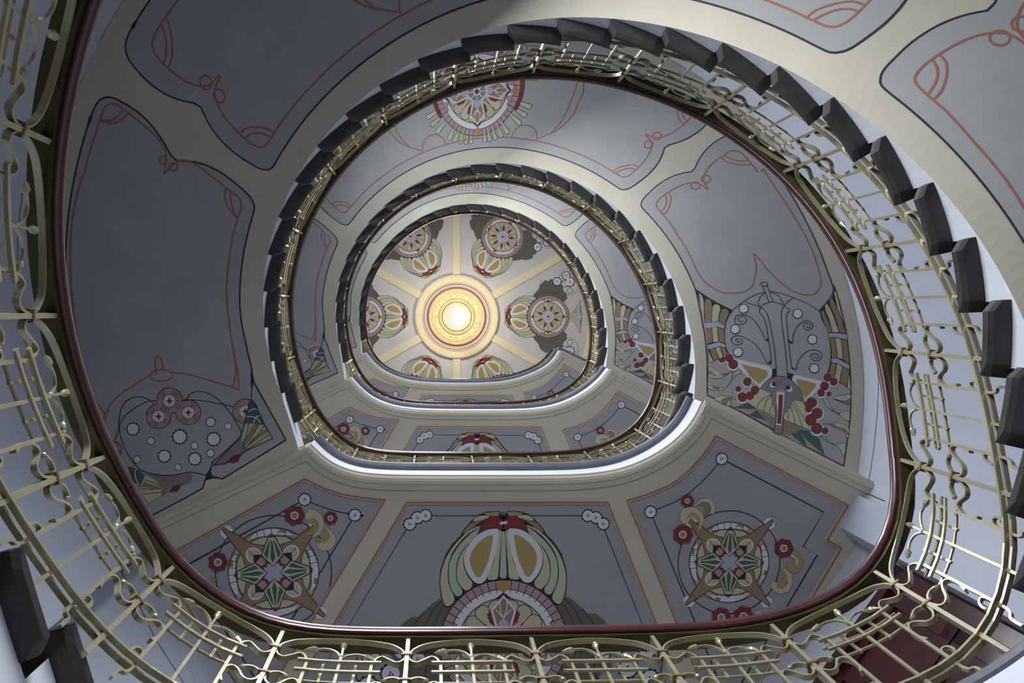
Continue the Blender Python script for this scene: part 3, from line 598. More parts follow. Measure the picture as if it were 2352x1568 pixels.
# ------------------------------------------------------------------ landings
LLAB={1:'lowest landing, below the railing at the bottom edge of the picture',2:'lower landing with the large painted star medallions on its underside',3:'middle landing, its painted underside half hidden behind the railing of the landing below',4:'topmost and smallest landing, open at its right end under the ceiling'}
SH={1:((0,0),(0,0)),2:((0,0),(0,0)),3:((-.07,-.055),(.12,.045)),4:((-.06,-.09),(.04,-.03))}
Z2=UZ[2]
def pl2(x0=0,y0=0,sc=1): return lambda p:tuple(unproj((x0+p[0]/sc,y0+p[1]/sc),Z2))
def build_landing(l):
    F=FL[l];u=UZ[l];cur=LCS[l]
    if l==1:
        e_=C(0,27.95);i_=int(np.argmin([np.linalg.norm(q-e_) for q in cur]));cur=np.vstack([[e_],cur[i_+2:]])
    root=tag(empty('landing',(MX,2.0,F)),LLAB[l],'landing',group='stair landings')
    pw=[np.array(p) for p in WALL]
    # slab outline: well edge, then round the bay walls
    def towall(p,d): t=hit(p,d);return p+d*(t-.002)
    dl=np.array(unproj((355,1190),Z2))-np.array(unproj((710.5,1023),Z2));dl/=np.linalg.norm(dl);dr=np.array(unproj((2010,1115),Z2))-np.array(unproj((1616,924),Z2));dr/=np.linalg.norm(dr)
    eL=towall(cur[0],dl);eR=towall(cur[-1],dr)
    bay=[WALL[nR],WALL[nR+1],WALL[nR+2],WALL[nR+3],WALL[nR+4],WALL[nR+5]]
    if eR[1]>1.487: bay=bay[:-1]
    poly=list(cur)+[eR]+bay[::-1]+[eL];n=len(poly)
    m=MB();m.add([(p[0],p[1],u) for p in poly]+[(p[0],p[1],F-.02) for p in poly],[list(range(n)),list(range(n,2*n))]+[[i,(i+1)%n,n+(i+1)%n,n+i] for i in range(n)],'plaster_cream');m.build('slab',root)
    path=[np.array([p[0],p[1],F]) for p in cur]
    def sides(P):
        o=[]
        for i in range(len(P)):
            t=P[min(i+1,len(P)-1)]-P[max(i-1,0)];t/=np.linalg.norm(t);o.append((np.array([t[1],-t[0],0]),np.array([0,0,1.])))
        return o
    sd=sides(path)
    # outward from the slab = towards the well
    if sd[len(sd)//2][0][1]>0: sd=[(-a,b) for a,b in sd]
    nx=-.04 if l==1 else 0
    nose=[(-.12,0),(.040+nx,0),(.056+nx,-.012),(.062+nx,-.028),(.056+nx,-.05),(.04+nx,-.065),(-.02,-.068),(-.12,-.06)]
    m=MB();m.sweep(path,sd,nose,'stone_nosing')
    if l==4:
        m.sweep([np.array([*(cur[-1]+dr*t),F]) for t in np.linspace(-.02,np.linalg.norm(eR-cur[-1]),4)],[(np.array([dr[1],-dr[0],0]),np.array([0,0,1.]))]*4,nose,'stone_nosing')
    m.build('nosing',root,smooth=False)
    m=MB();m.sweep(path,sd,[(.004,-.30),(.012,-.30),(.012,-.067),(.004,-.067)],'fascia_white');m.build('string_face',root)
    m=MB();prof=[(-.075,-.358),(.006,-.30),(.018,-.30),(.020,-.318),(.008,-.325),(.006,-.345),(-.004,-.352),(-.010,-.368),(-.03,-.374),(-.045,-.366),(-.05,-.374),(-.075,-.372)]
    full=[np.array([*(cur[0]+dl*t),F]) for t in np.linspace(np.linalg.norm(eL-cur[0]),.02,6)]
    m.sweep(path,sd,prof,'plaster_cream')
    a=np.array([-dl[1],dl[0],0]);a=a if a[1]<0 else -a
    b=np.array([-dr[1],dr[0],0]);b=b if b[1]<0 else -b
    m.sweep(full,[(a,np.array([0,0,1.]))]*6,prof,'plaster_cream')
    m.sweep([np.array([*(cur[-1]+dr*t),F]) for t in np.linspace(.0,np.linalg.norm(eR-cur[-1]),6)],[(b,np.array([0,0,1.]))]*6,prof,'plaster_cream')
    m.build('edge_moulding',root)
    if l==1: return root
    sf=Flat(u);shL,shR=[np.array(q) for q in SH[l]]
    def P2(t,sh=(0,0)): return [np.array(unproj(p,Z2))+np.array(sh) for p in pts(t)]
    YB=3.02
    def far(a,b,y=YB): 
        a,b=np.array(a),np.array(b);return a+(b-a)*(y-a[1])/(b[1]-a[1])
    LP=P2('700,1101 720,1112 745,1123 775,1133 800,1139 840,1145 882,1149',shL)
    a1=P2('882,1149 715,1425',shL);LP.append(far(*a1))
    wl=P2('400,1268',shL)[0];mr=lambda p:np.array([2*MX-p[0],p[1]])
    rN=P2('1945,1160 1897,1240 1930,1258 1840,1410')
    LP+=[mr(far(rN[2],rN[3])),mr(rN[2])+shL*.3,mr(rN[1])+shL*.3,wl]
    RP=P2('1442,1150 1483,1138 1534,1117.5 1560,1101 1585,1079 1605,1058 1623,1036 1645,1003',shR)+[rN[0]+shR*.4,rN[1]+shR*.2,rN[2]+shR*.2]
    RP.append(far(rN[2],rN[3]));b1=P2('1442,1150 1555,1430',shR);RP.append(far(*b1))
    c0=P2('935,1155 1395,1155');c1=P2('770,1430 1505,1430')
    MP=[c0[0],c0[1],far(c0[1],c1[1]),far(c0[0],c1[0])]
    def inset(P,d):
        out=[];n=len(P);A=sum(P[i][0]*P[(i+1)%n][1]-P[(i+1)%n][0]*P[i][1] for i in range(n));sg=1 if A>0 else -1
        for i in range(n):
            p,q,r_=P[i-1],P[i],P[(i+1)%n];e1=(q-p)/np.linalg.norm(q-p);e2=(r_-q)/np.linalg.norm(r_-q);n1=sg*np.array([-e1[1],e1[0]]);n2=sg*np.array([-e2[1],e2[0]])
            b=n1+n2;b/=max(.3,np.linalg.norm(b));out.append(q+b*d/max(.4,b@n1))
        return out
    def frame(P,par):
        mm=MB();Q=inset(P,.020);R_=inset(P,-.0)
        for i in range(len(P)):
            j=(i+1)%len(P)
            for A_,B_,za,zb,mt in((P[i],inset(P,-.012)[i],0,.010,'moulding_rust'),): pass
        rows=[[np.array([*p,u-h]) for p in inset(P,d)] for d,h in((-.008,0),(-.006,.009),(0,.009))]
        mm.grid(rows,'moulding_rust',closed=True)
        rows=[[np.array([*p,u-h]) for p in inset(P,d)] for d,h in((0,.009),(.004,.012),(.010,.009),(.013,0))]
        mm.grid(rows,'moulding_gold' if l>2 else 'moulding_tan',closed=True);mm.build('panel_moulding',par)
    def panel(P,extra,subs):
        ops=[('L',0),('f','H',P),('L',1)]+extra
        o=paint(sf,ops,MB(),base=1).build('painted_panel',root,fix=False);frame(P,o)
        for nm,so_ in subs: paint(sf,so_,MB(),base=3).build(nm,o,fix=False)
    def sh(f,s): return lambda p:tuple(np.array(f(p))+s)
    LI=inset(LP,.115);RI=inset(RP,.115);MI=inset(MP,.085)
    scz=Z2/2450.
    def line(P,cl=True): return ('l','K',.0065,P,cl)
    # left
    gl=[('+',1)]
    for q in(LI[0],LI[6]): gl+=gear(q[0],q[1],.036,True)
    fL=sh(pl2(480,1110,4.75),shL);cL=np.array(fL((707,968)));R=103*scz
    star_at=lambda c,a:xf(star(),lambda p:(c[0]+R*(p[0]*math.cos(a)-p[1]*math.sin(a)),c[1]+R*(p[0]*math.sin(a)+p[1]*math.cos(a))),R)
    panel(LP,[line(LI)]+gl,[('painted_star_medallion',star_at(cL,-.05)),*[('painted_scroll',xf([('L',6)]+q,fL,scz/4.75)) for q in CURL_L],*[('painted_flower',xf([('L',7)]+rosette(*q),fL,scz/4.75)) for q in((935,345,108),(1327,375,74),(100,855,104),(800,1580,110),(560,1600,100))]])
    fR=sh(pl2(1520,1110,4.9),shR);cR=np.array(fR((757,885)));R=96*scz
    gr=[('+',1)]
    for q in(RI[0],RI[7]): gr+=gear(q[0],q[1],.036,True)
    panel(RP,[line(RI)]+gr,[('painted_star_medallion',star_at(cR,.03)),*[('painted_scroll',xf([('L',6)]+q,fR,scz/4.9)) for q in CURL_R],*[('painted_flower',xf([('L',7)]+rosette(*q),fR,scz/4.9)) for q in((285,193,72),(232,570,108),(1367,725,104),(665,1500,106),(915,1490,112))]])
    gm=[('+',1)]
    for sx in(-1,1):
        q=MI[0] if sx<0 else MI[1]
        for dx,dy in((.075,-.002),(-.03,.055),(.02,.012)): gm+=gear(q[0]-sx*dx,q[1]+dy,.036,True)
        w0=np.array([MX+.02,2.29])
        for dx,dy,r_ in((.93,.02,.055),(.84,-.06,.05),(.72,-.02,.06),(.80,.14,.06),(.62,.05,.05),(.95,.22,.06),(.70,.28,.05)): gm+=gear(w0[0]+sx*dx,w0[1]+dy,r_,True)
        gm.append(('l','K',.007,circ(w0[0]+sx*.80,w0[1]+.1,.235,30),True))
    cM=np.array(pl2(930,1150,5.227)((1183,1701)));Rm=776/5.227*scz
    Lm=lambda p:(cM[0]+Rm*p[0],cM[1]+Rm*p[1])
    panel(MP,[line(MI)]+gm,[('painted_beetle',xf(beetle(),Lm,Rm)),('painted_wheel_medallion',[('L',4)]+[(o[0],o[1]+4) if o[0]=='L' else o for o in xf(wheel(),Lm,Rm)])])
    return root
for l in(1,2,3,4): build_landing(l)
# ------------------------------------------------------------------ balustrades
class Curve:
    """stretch a0..a1 of the one running line all balustrades stand on"""
    def __init__(s,g,a0,a1): s.g=g;s.a0=a0;s.L=a1-a0
    def p(s,a): g=s.g;a=a+s.a0;return np.array([np.interp(a,g[0],g[1]),np.interp(a,g[0],g[2])])
    def h(s,a): return float(np.interp(a+s.a0,s.g[0],s.g[3]))
    def n(s,a):
        t=s.p(a+.06)-s.p(a-.06);t/=np.linalg.norm(t);return np.array([-t[1],t[0]])
OFF=.030
def bay_shapes():
    arch=[(.245,.645),(.235,.685),(.19,.712),(.13,.680),(.075,.655),(.03,.675),(.016,.715),(.026,.755),(.065,.80),(.145,.843),(.30,.875),(.5,.887)]
    arch=arch+[(1-u,v) for u,v in arch[::-1][1:]]
    scroll=[(.015,.475),(.03,.425),(.07,.40),(.12,.41),(.17,.455),(.215,.47),(.255,.44),(.262,.385),(.235,.33)]
    curl=[(.015,.475),(.05,.505),(.10,.515),(.15,.50)]
    foot=[(.26,.20),(.245,.235),(.205,.235),(.185,.205),(.195,.18)]
    return arch,scroll,curl,foot
ARCH,SCROLL,CURL,FOOT=bay_shapes()
def build_rail(root,cv,posts,first=True,last=True):
    def W(a,v,d=0):
        p=cv.p(a)+cv.n(a)*(OFF+d);return np.array([p[0],p[1],cv.h(a)+v])
    def nn(a): n=cv.n(a);return np.array([n[0],n[1],0.])
    # handrail and bars
    A=np.linspace(0,cv.L,max(8,int(cv.L/.07)))
    path=[W(a,0) for a in A];sd=[(nn(a),np.array([0,0,1.])) for a in A]
    m=MB();m.sweep(path,sd,[(-.036,.922),(-.040,.934),(-.037,.950),(-.026,.964),(-.008,.972),(.012,.972),(.028,.964),(.036,.948),(.034,.930),(.026,.918),(.0,.916),(-.016,.912),(-.024,.908),(-.032,.912)],'mahogany');m.build('handrail',root,smooth=True)
    m=MB();m.sweep(path,sd,[(-.018,.890),(.042,.890),(.042,.917),(-.018,.917)],'bronze_bar');m.build('handrail_core',root)
    m=MB()
    for d in(-.014,.014): m.sweep(path,sd,[(d-.009,.138),(d+.009,.138),(d+.009,.150),(d-.009,.150)],'brass_paint')
    m.build('bottom_rail',root)
    for i,a in enumerate(posts):
        if (i==0 and not first) or (i==len(posts)-1 and not last): continue
        m=MB();n=nn(a);m.bar([W(a,-.02),W(a,.3),W(a,.6),W(a,.888)],[n]*4,.030,.014,'brass_paint');po=m.build('post',root)
        t=np.array([n[1],-n[0],0])
        for v in(.715,.475): m=MB();m.box(W(a,v),n*.018,t*.018,np.array([0,0,.007]),'collar_brown');m.build('collar',po)
    for i in range(len(posts)-1):
        a0,a1=posts[i],posts[i+1];A_=lambda u:a0+(a1-a0)*u
        def bar(m,sh,d,wd,th,mir=False,n=5,mt='brass_paint'):
            q=catm(sh,n);q=[(1-u if mir else u,v) for u,v in q];m.bar([W(A_(u),v,d) for u,v in q],[nn(A_(u)) for u,v in q],wd,th,mt)
        m=MB();bar(m,ARCH,0,.019,.007,n=4);m.build('arch_bar',root)
        m=MB()
        for u in(.26,.5,.74):
            top=.655 if u!=.5 else .70
            m.bar([W(A_(u),.14 if u!=.5 else .0,-.004),W(A_(u),.4,-.004),W(A_(u),top,-.004)],[nn(A_(u))]*3,.010,.010,'brass_paint')
        for v,d,wd in((.640,-.010,.011),(.550,-.010,.009),(.612,.010,.009),(.505,.010,.008)):
            us=np.linspace(.19,.81,5);m.bar([W(A_(u),v,d) for u in us],[nn(A_(u)) for u in us],wd,.013 if d<0 else .009,'brass_paint')
        for u in(.38,.62): m.bar([W(A_(u),.485,.006),W(A_(u),.59,.006),W(A_(u),.685,.006)],[nn(A_(u))]*3,.009,.009,'brass_paint')
        m.build('lattice',root)
        for mir in(False,True):
            m=MB();bar(m,SCROLL,0,.018,.008,mir);bar(m,CURL,0,.016,.008,mir);u=1-.155 if mir else .155;m.ball(W(A_(u),.498),.010,'brass_paint');m.build('scroll',root,smooth=False)
            m=MB();bar(m,FOOT,0,.014,.008,mir);bar(m,[(.26,.145),(.26,.10),(.245,.07),(.215,.06),(.205,.03),(.205,-.005)],0,.012,.009,mir);u=1-.197 if mir else .197;m.ball(W(A_(u),.182),.010,'brass_paint');m.build('foot_curl',root)
        m=MB();m.ball(W(A_(.5),.712),.011,'brass_paint')
        for P in ([(.5,.70,0),(.5,.745,-.004),(.5,.785,-.008)],[(.5,.71,0),(.45,.757,-.004),(.38,.775,-.006),(.31,.762,-.008)],[(.5,.71,0),(.56,.752,.004),(.63,.765,.006),(.69,.742,.006)]):
            P=catm(P,4);us=[q[0] for q in P];P=[W(A_(q[0]),q[1],q[2]) for q in P];m.bar(P,[nn(A_(.5))]*len(P),.008,.007,'brass_paint')
            t=P[-1]-P[-2];t/=np.linalg.norm(t);B=P[-1]
            s1=np.cross(t,nn(A_(.5)));s1/=np.linalg.norm(s1);s2=np.cross(t,s1)
            rows=[]
            for q,r_ in((-.004,.004),(.006,.010),(.016,.012),(.024,.009),(.028,.0105),(.038,.006),(.050,.001)): rows.append([B+t*q+r_*(math.cos(2*PI*j/7)*s1+math.sin(2*PI*j/7)*s2) for j in range(7)])
            m.grid(rows,'brass_paint',closed=True)
        m.build('bud_sprig',root)
RLAB=['lowest flight balustrade, its mahogany rail running along the left picture edge','largest flight balustrade, sweeping up along the right picture edge and over the top','middle flight balustrade in front of the underside with the long-tongued head','topmost flight balustrade, thin ring around the painted ceiling']
def slope(k,s): return FL[k]+(s+1)*rise(k)
LRL={1:'landing balustrade closest to the viewer, cut off by the bottom picture edge',2:'lower landing balustrade, above the pale edge of the landing with the star medallions',3:'middle landing balustrade, second of the pale landing edges counted from the ceiling',4:'topmost landing balustrade, directly under the painted ceiling'}
CH=[];MARK={}
for k in range(4):
    for s in np.arange(17. if k==0 else 1.1,NS[k]-.85,.2):
        CH.append((*C(k,s),slope(k,s)));MARK[(k,round(float(s),1))]=len(CH)-1
    e_=C(k,NS[k]-.9);CH.append((*e_,slope(k,NS[k]-.9)));MARK[(k,'e')]=len(CH)-1
    cur=LCS[k+1];i0=int(np.argmin([np.linalg.norm(q-e_) for q in cur]))+4
    for q in (cur[i0:-3] if k<3 else cur[i0:]): CH.append((*q,FL[k+1]))
    MARK[(k,'l')]=len(CH)-1
CH=np.array(CH);ra=np.concatenate([[0],np.cumsum(np.linalg.norm(np.diff(CH[:,:2],axis=0),axis=1))])
aa=np.linspace(0,ra[-1],int(ra[-1]/.04));H=np.interp(aa,ra,CH[:,2])
for k in(1,2,3):                                     # the rail starts to climb just before the first step
    a1=ra[MARK[(k,1.1)]];m_=(aa<a1)&(aa>a1-.9);H[m_]=np.maximum(H[m_],slope(k,1.1)-(a1-aa[m_])/.23*rise(k))
XY=smooth(np.column_stack([np.interp(aa,ra,CH[:,0]),np.interp(aa,ra,CH[:,1])]),14);H=smooth(H[:,None],14)[:,0]
ga=np.concatenate([[0],np.cumsum(np.linalg.norm(np.diff(XY,axis=0),axis=1))]);GL=(ga,XY[:,0],XY[:,1],H)
def at_raw(i): return float(np.interp(ra[i],aa,ga))
def flight_rail(k,s0=1.1):
    a0,a1=at_raw(MARK[(k,round(s0,1))]),at_raw(MARK[(k,'e')]);cv=Curve(GL,a0,a1);N=NS[k]
    st=(N-2)/13.;ps=[1.1+st*i for i in range(14)];ps=[p for p in ps if p>=s0-1e-3];keys=sorted(s for (q,s) in MARK if q==k and not isinstance(s,str))
    sv=keys+[N-.9];av=[at_raw(MARK[(k,s)])-a0 for s in keys]+[a1-a0];posts=[float(np.interp(p,sv,av)) for p in ps];posts[-1]=cv.L
    root=tag(empty('stair_balustrade',(*C(k,s0),FL[k])),RLAB[k],'balustrade',group='balustrades of the winding flights')
    build_rail(root,cv,posts)
def landing_rail(l):
    a0=at_raw(MARK[(l-1,'e')]);a1=at_raw(MARK[(l,1.1)]) if l<4 else ga[-1];cv=Curve(GL,a0,a1)
    posts=list(np.linspace(0,cv.L,max(4,round(cv.L/.43))+1))
    root=tag(empty('landing_balustrade',(MX,1.1,FL[l])),LRL[l],'balustrade',group='balustrades of the landings')
    build_rail(root,cv,posts,first=False,last=(l==4))
flight_rail(0,17.0);flight_rail(1);flight_rail(2);flight_rail(3)
for l in(1,2,3,4): landing_rail(l)
# ------------------------------------------------------------------ ceiling
CC=unproj((1049,727),ZC)
ce=MB();ce.add([(p[0],p[1],ZC) for p in WALL],[list(range(len(WALL)))],'ceiling_grey');ceil=tag(ce.build('ceiling',fix=False),kind='structure')
def lathe(m,prof,mt,c=CC,n=72):
    m.grid([[np.array([c[0]+r*math.cos(2*PI*i/n),c[1]+r*math.sin(2*PI*i/n),z]) for i in range(n)] for r,z in prof],mt,closed=True)
K=ZC/2450.
m=MB();lathe(m,[(.825,ZC),(.815,ZC-.045),(.79,ZC-.055),(.675,ZC-.055),(.665,ZC-.07),(.650,ZC-.07),(.645,ZC-.03)],'ceiling_cream');m.build('ring_moulding',ceil,smooth=False)
m=MB();lathe(m,[(.645,ZC-.028),(.56,ZC-.028)],'paint_lilac_pale');m.build('lilac_band',ceil,fix=False)
m=MB();lathe(m,[(.655,ZC-.058),(.645,ZC-.066),(.635,ZC-.03)],'moulding_rust');lathe(m,[(.572,ZC-.03),(.566,ZC-.05),(.552,ZC-.056),(.54,ZC-.045)],'moulding_rust');m.build('ring_bead',ceil)
m=MB();lathe(m,[(.552,ZC-.05),(.535,ZC-.062),(.52,ZC-.045),(.45,ZC-.055),(.37,ZC-.04),(.355,ZC-.06),(.32,ZC-.085),(.295,ZC-.06),(.285,ZC-.02)],'moulding_gold')
for i in range(20):                                   # raised scrollwork of the rosette
    a=2*PI*i/20;q=[]
    c0=CC+.445*np.array([math.cos(a),math.sin(a)])
    for j in range(12):
        t=j/11;ang=a+(PI/2 if i%2 else -PI/2)+t*4.6*(1 if i%2 else -1);r=.062*(1-t*.75);q.append(np.array([c0[0]+r*math.cos(ang),c0[1]+r*math.sin(ang),ZC-.058]))
    m.bar(q,[np.array([0,0,1.])]*12,.016,.012,'moulding_gold')
m.build('rosette',ceil)
for i in range(6):
    a=PI/6+PI/3*i;d=np.array([math.cos(a),math.sin(a)]);t=np.array([-d[1],d[0]]);L=hit(CC+d*.1,d)+.1
    m=MB();m.sweep([np.array([*(CC+d*.80),ZC]),np.array([*(CC+d*L),ZC])],[(np.array([*t,0]),np.array([0,0,1.]))]*2,[(-.085,0),(-.075,-.022),(-.060,-.03),(.060,-.03),(.075,-.022),(.085,0)],'ceiling_cream');m.build('rib',ceil)
sf=Flat(ZC)
R=.416;DW=1.80
for i in range(6):
    a=PI/3*i;d=np.array([math.cos(a),math.sin(a)]);t=np.array([-d[1],d[0]]);c=CC+d*DW
    Lm=lambda p:tuple(c+R*(p[0]*t+p[1]*d))
    par=paint(sf,xf(beetle(),Lm,R),MB(),base=1).build('painted_beetle',ceil,fix=False)
    paint(sf,[(o[0],o[1]+4) if o[0]=='L' else o for o in xf(wheel(True),lambda p:Lm(rot([p],PI/4)[0]) if False else Lm(p),R)],MB(),base=1).build('painted_wheel_medallion',par,fix=False)
    for s in(-1,1):
        fo_=[('L',1)]
        for X,Y,r in((1020,335,58),(1163,240,57),(1140,370,45),(1225,340,65),(1225,475,38)): fo_+=gear(s*(885-Y)/332,(X-882)/332,r/332,True)
        fo_+=[('l','K',.010,[(s*(885-y)/332,(x-882)/332) for x,y in circ(1190,260,130,24)],True),('l','K',.010,[(s*(885-y)/332,(x-882)/332) for x,y in circ(1225,360,130,24,190)],True)]
        paint(sf,xf(fo_,Lm,R),MB(),base=1).build('painted_flower_cluster',par,fix=False)
        fo_=[('L',1)]
        T_=[(s*(885-y)/332,(x-882)/332) for x,y in pts('1385,625 1410,875 1285,810 1340,720')];fo_.append(('l','K',.018,T_,True))
        fo_.append(('l','K',.014,[(s*(885-y)/332,(x-882)/332) for x,y in pts('1375,700 1390,840 1325,800')],True))
        paint(sf,xf(fo_,Lm,R),MB(),base=1).build('painted_triangle',par,fix=False)
    fo_=[('L',1)]
    for s in(-1,0,1): fo_.append(('f','Y' if s else 'G',[(s*.12-.08,1.0),(s*.12+.08,1.0),(s*.26+.09,1.40),(s*.26-.09,1.40)]))
    paint(sf,xf(fo_,Lm,R),MB(),base=1).build('painted_tail_fan',par,fix=False)
# cornice frieze where wall meets ceiling
m=MB();n=len(WALL);cin=np.mean(WALL,axis=0)
def insetw(d):
    out=[]
    for i in range(n):
        a=WALL[i]-WALL[i-1];b=WALL[(i+1)%n]-WALL[i];a/=np.linalg.norm(a);b/=np.linalg.norm(b);na=np.array([-a[1],a[0]]);nb=np.array([-b[1],b[0]])
        if na@(cin-WALL[i])<0 and i<nR: na=-na
        if nb@(cin-WALL[i])<0 and i<nR: nb=-nb
        v=na+nb
        if (cin-WALL[i])@v<0: v=-v
        v/=max(.4,np.linalg.norm(v));out.append(WALL[i]+v*d)
    return out
W0,W1,W2=insetw(-.01),insetw(.17),insetw(.20)
m.grid([[np.array([*p,ZC-.42]) for p in W0],[np.array([*p,ZC-.05]) for p in W1]],'moulding_gold',closed=True)
m.grid([[np.array([*p,ZC-.05]) for p in W1],[np.array([*p,ZC-.045]) for p in W2],[np.array([*p,ZC+.005]) for p in W2]],'ceiling_cream',closed=True)
tag(m.build('trim_1',fix=False),kind='structure')
# thin line painted on the wall below the stair
def onw(px):
    q=unproj(px,1.);r=np.linalg.norm(q);d=q/r;t=hit(np.array([0.,0.]),d);P=d*(t-.004);return np.array([P[0],P[1],t/r])
wr=bpy.data.objects['wall_round'];m=MB()
for X0,Y0,ts in((1752,768,('1030,250 1045,430 1035,700 1000,1050 940,1430','940,1430 1100,1500')),(0,400,('210,80 155,500 155,800 165,1000 190,1300 240,1568',)),(0,800,('240,0 300,250 410,600 560,900 700,1200 910,1530',)),(0,1168,('860,0 1110,370 1190,490','1190,490 1090,570','1090,570 1240,850 1400,1180 1650,1568'))):
    for t in ts:
        Q=pts(t,X0,Y0,3.92);Q=dens(Q,False,8.);P=[onw(q) for q in Q];ups=[np.array([-p[1],p[0],0])/np.linalg.norm(p[:2]) for p in P]
        rows=[[],[]]
        for i,p in enumerate(P):
            tt=P[min(i+1,len(P)-1)]-P[max(i-1,0)];n_=np.array([-p[0],-p[1],0]);sd=np.cross(tt,n_);sd/=max(1e-9,np.linalg.norm(sd));rows[0].append(p+sd*.003);rows[1].append(p-sd*.003)
        m.grid(rows,'paint_black')
m.build('painted_line',wr,fix=False)
# ------------------------------------------------------------------ ceiling lamp
lc=CC;lamp=tag(empty('ceiling_lamp',(lc[0],lc[1],ZC-.05)),'glowing round glass lamp in the centre of the painted ceiling','ceiling lamp')
m=MB();lathe(m,[(.285,ZC-.03),(.28,ZC-.075),(.262,ZC-.085),(.25,ZC-.07)],'moulding_gold',lc,48);m.build('rim',lamp,smooth=True)
m=MB();lathe(m,[(.262,ZC-.07),(.22,ZC-.065),(.10,ZC-.06),(.0,ZC-.06)],'lamp_glass',lc,48);m.build('glass_shade',lamp,smooth=True)
bp=unproj((1056,727),ZC-.8);m=MB();m.ball((bp[0],bp[1],ZC-.8),.150,'lamp_glow',20);m.build('glowing_globe',lamp,smooth=True)
m=MB();m.bar([np.array([bp[0],bp[1],ZC-.06]),np.array([bp[0],bp[1],ZC-.66])],[np.array([1.,0,0])]*2,.022,.022,'moulding_gold');m.build('stem',lamp)
# ------------------------------------------------------------------ door on the right wall of the first landing
F1=FL[1];o0=np.array(BAYR[1]);nin=np.array([-DR[1],DR[0]]);nin=nin if nin@(cin-o0)>0 else -nin
def D(t,z,d): p=o0+DR*t+nin*d;return np.array([p[0],p[1],F1+z])
door=tag(empty('door_1',tuple(D(.75,0,.05))),kind='structure')
def dbox(m,t0,t1,z0,z1,d0,d1,mt):
    m.box((D(t0,z0,d0)+D(t1,z1,d1))/2,np.array([*(DR*(t1-t0)/2),0]),np.array([*(nin*(d1-d0)/2),0]),np.array([0,0,(z1-z0)/2]),mt)
m=MB()
for t0,t1,z0,z1 in((.05,.17,.02,3.52),(1.33,1.45,.02,3.52),(.05,1.45,3.40,3.52)): dbox(m,t0,t1,z0,z1,0.005,.09,'door_red');dbox(m,t0+.03,t1-.03,z0,z1-.03,.09,.105,'door_red')
m.build('door_frame',door)
for t0,t1 in((.17,.745),(.755,1.33)):
    m=MB();dbox(m,t0,t1,.03,2.6,.005,.045,'door_red')
    for a0,a1,b0,b1 in((t0,t0+.09,.03,2.6),(t1-.09,t1,.03,2.6),(t0,t1,.03,.2),(t0,t1,1.0,1.12),(t0,t1,2.48,2.6)): dbox(m,a0,a1,b0,b1,.045,.062,'door_red')
    m.build('door_leaf',door)
m=MB();dbox(m,.17,1.33,2.62,3.40,.005,.04,'door_red')
for a0,a1,b0,b1 in((.17,1.33,2.62,2.74),(.17,1.33,3.3,3.4),(.17,.27,2.62,3.4),(1.23,1.33,2.62,3.4),(.70,.80,2.62,3.4)): dbox(m,a0,a1,b0,b1,.04,.06,'door_red')
m.build('transom_panel',door)
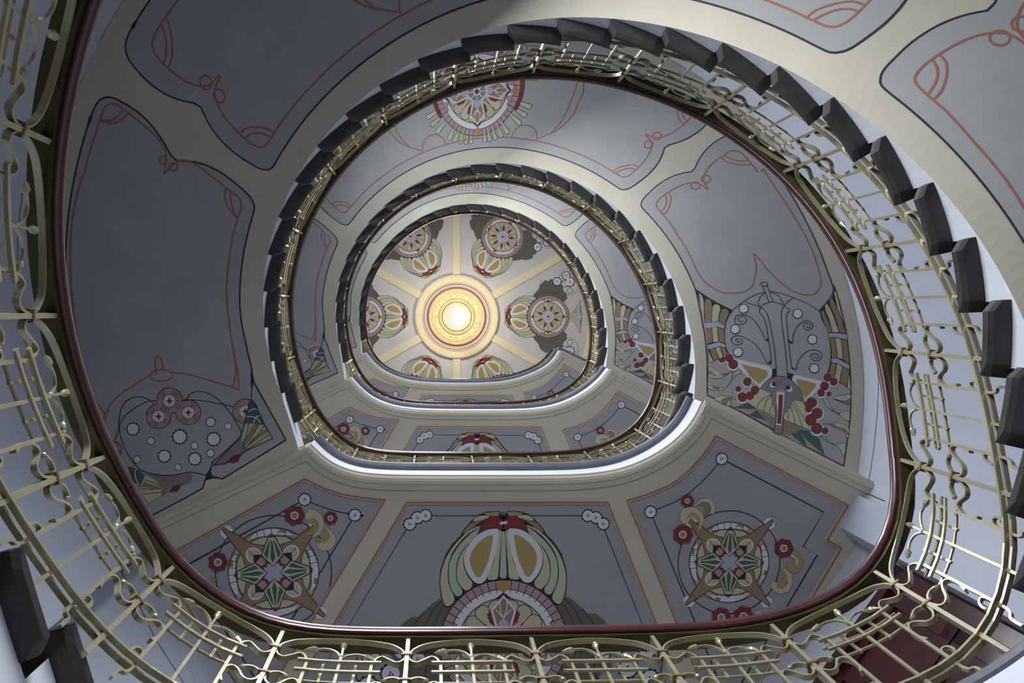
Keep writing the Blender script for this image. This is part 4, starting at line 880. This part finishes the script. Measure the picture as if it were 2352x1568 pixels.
# ------------------------------------------------------------------ windows of the landings (daylight)
wi=0
def window(p0,p1,z0,z1,power,col,es,tilt=0.):
    global wi
    wi+=1;p0,p1=np.array(p0),np.array(p1);e=(p1-p0);L=np.linalg.norm(e);e/=L;n=np.array([-e[1],e[0]]);n=n if n@(cin-p0)>0 else -n
    root=tag(empty('window_%d'%wi,((p0[0]+p1[0])/2,(p0[1]+p1[1])/2,z0)),kind='structure')
    Q=lambda t,z,d:np.array([*(p0+e*t+n*d),z])
    m=MB()
    def bx(t0,t1,a,b,d0,d1,mt): m.box((Q(t0,a,d0)+Q(t1,b,d1))/2,np.array([*(e*(t1-t0)/2),0]),np.array([*(n*(d1-d0)/2),0]),np.array([0,0,(b-a)/2]),mt)
    for t0,t1,a,b in((0,.08,z0,z1),(L-.08,L,z0,z1),(0,L,z0,z0+.08),(0,L,z1-.08,z1),(L/2-.03,L/2+.03,z0,z1),(0,L,z0+(z1-z0)*.65,z0+(z1-z0)*.65+.05)): bx(t0,t1,a,b,.004,.07,'fascia_white')
    m.build('window_frame',root)
    m=MB();bx(.06,L-.06,z0+.06,z1-.06,.006,.02,'window_glow');m.build('window_pane',root)
    li=bpy.data.lights.new('daylight','AREA');li.shape='RECTANGLE';li.size=L*.9;li.size_y=(z1-z0)*.9;li.energy=power;li.color=col
    o=bpy.data.objects.new('daylight_%d'%wi,li);COL.objects.link(o);o.location=Q(L/2,(z0+z1)/2,.10+(z1-z0)*.45*math.sin(math.radians(tilt)));d=Vector((n[0],n[1],-math.tan(math.radians(tilt))));o.rotation_euler=d.to_track_quat('-Z','Z').to_euler();o.parent=None
DAY=(.90,.955,1.0)
def onwall(s,h):
    a=np.array(so(s-h));b=np.array(so(s+h));q=(cin-(a+b)/2);q/=np.linalg.norm(q);return a+q*.06,b+q*.06
for s_,z0,z1,p,ti in RWIN: window(*onwall(s_,.95),z0,z1,p,DAY,1,ti)
lw=lambda t:np.array(WALL[nR+1])+(np.array(WALL[nR+2])-np.array(WALL[nR+1]))*t
for z0,z1,p in LWIN: window(lw(.45),lw(.95),z0,z1,p,DAY,1)
# ------------------------------------------------------------------ camera, world, colour management
cam=bpy.data.cameras.new('camera');cam.sensor_width=36.;cam.lens=36.*FPX/2352.;cam.clip_start=.02;cam.clip_end=100
co=bpy.data.objects.new('camera',cam);COL.objects.link(co)
# camera axes in world: rows of the image basis
Rw=np.array([_e1,_e2,_w])            # world = Rw @ cam(x right, y down, z forward)
X=Rw@np.array([1,0,0]);Y=Rw@np.array([0,-1,0]);Z=Rw@np.array([0,0,-1])
co.matrix_world=Matrix(((X[0],Y[0],Z[0],0),(X[1],Y[1],Z[1],0),(X[2],Y[2],Z[2],0),(0,0,0,1)))
sc=bpy.context.scene;sc.camera=co
wd=bpy.data.worlds.new('world');sc.world=wd;wd.use_nodes=True;wd.node_tree.nodes['Background'].inputs[0].default_value=(.6,.7,.9,1);wd.node_tree.nodes['Background'].inputs[1].default_value=.05
sc.view_settings.view_transform='Standard';sc.view_settings.look='None';sc.view_settings.gamma=1;sc.view_settings.exposure=EXPO;sc.view_settings.use_curve_mapping=False
sc.cycles.diffuse_bounces=6;sc.cycles.max_bounces=10;sc.cycles.sample_clamp_indirect=4
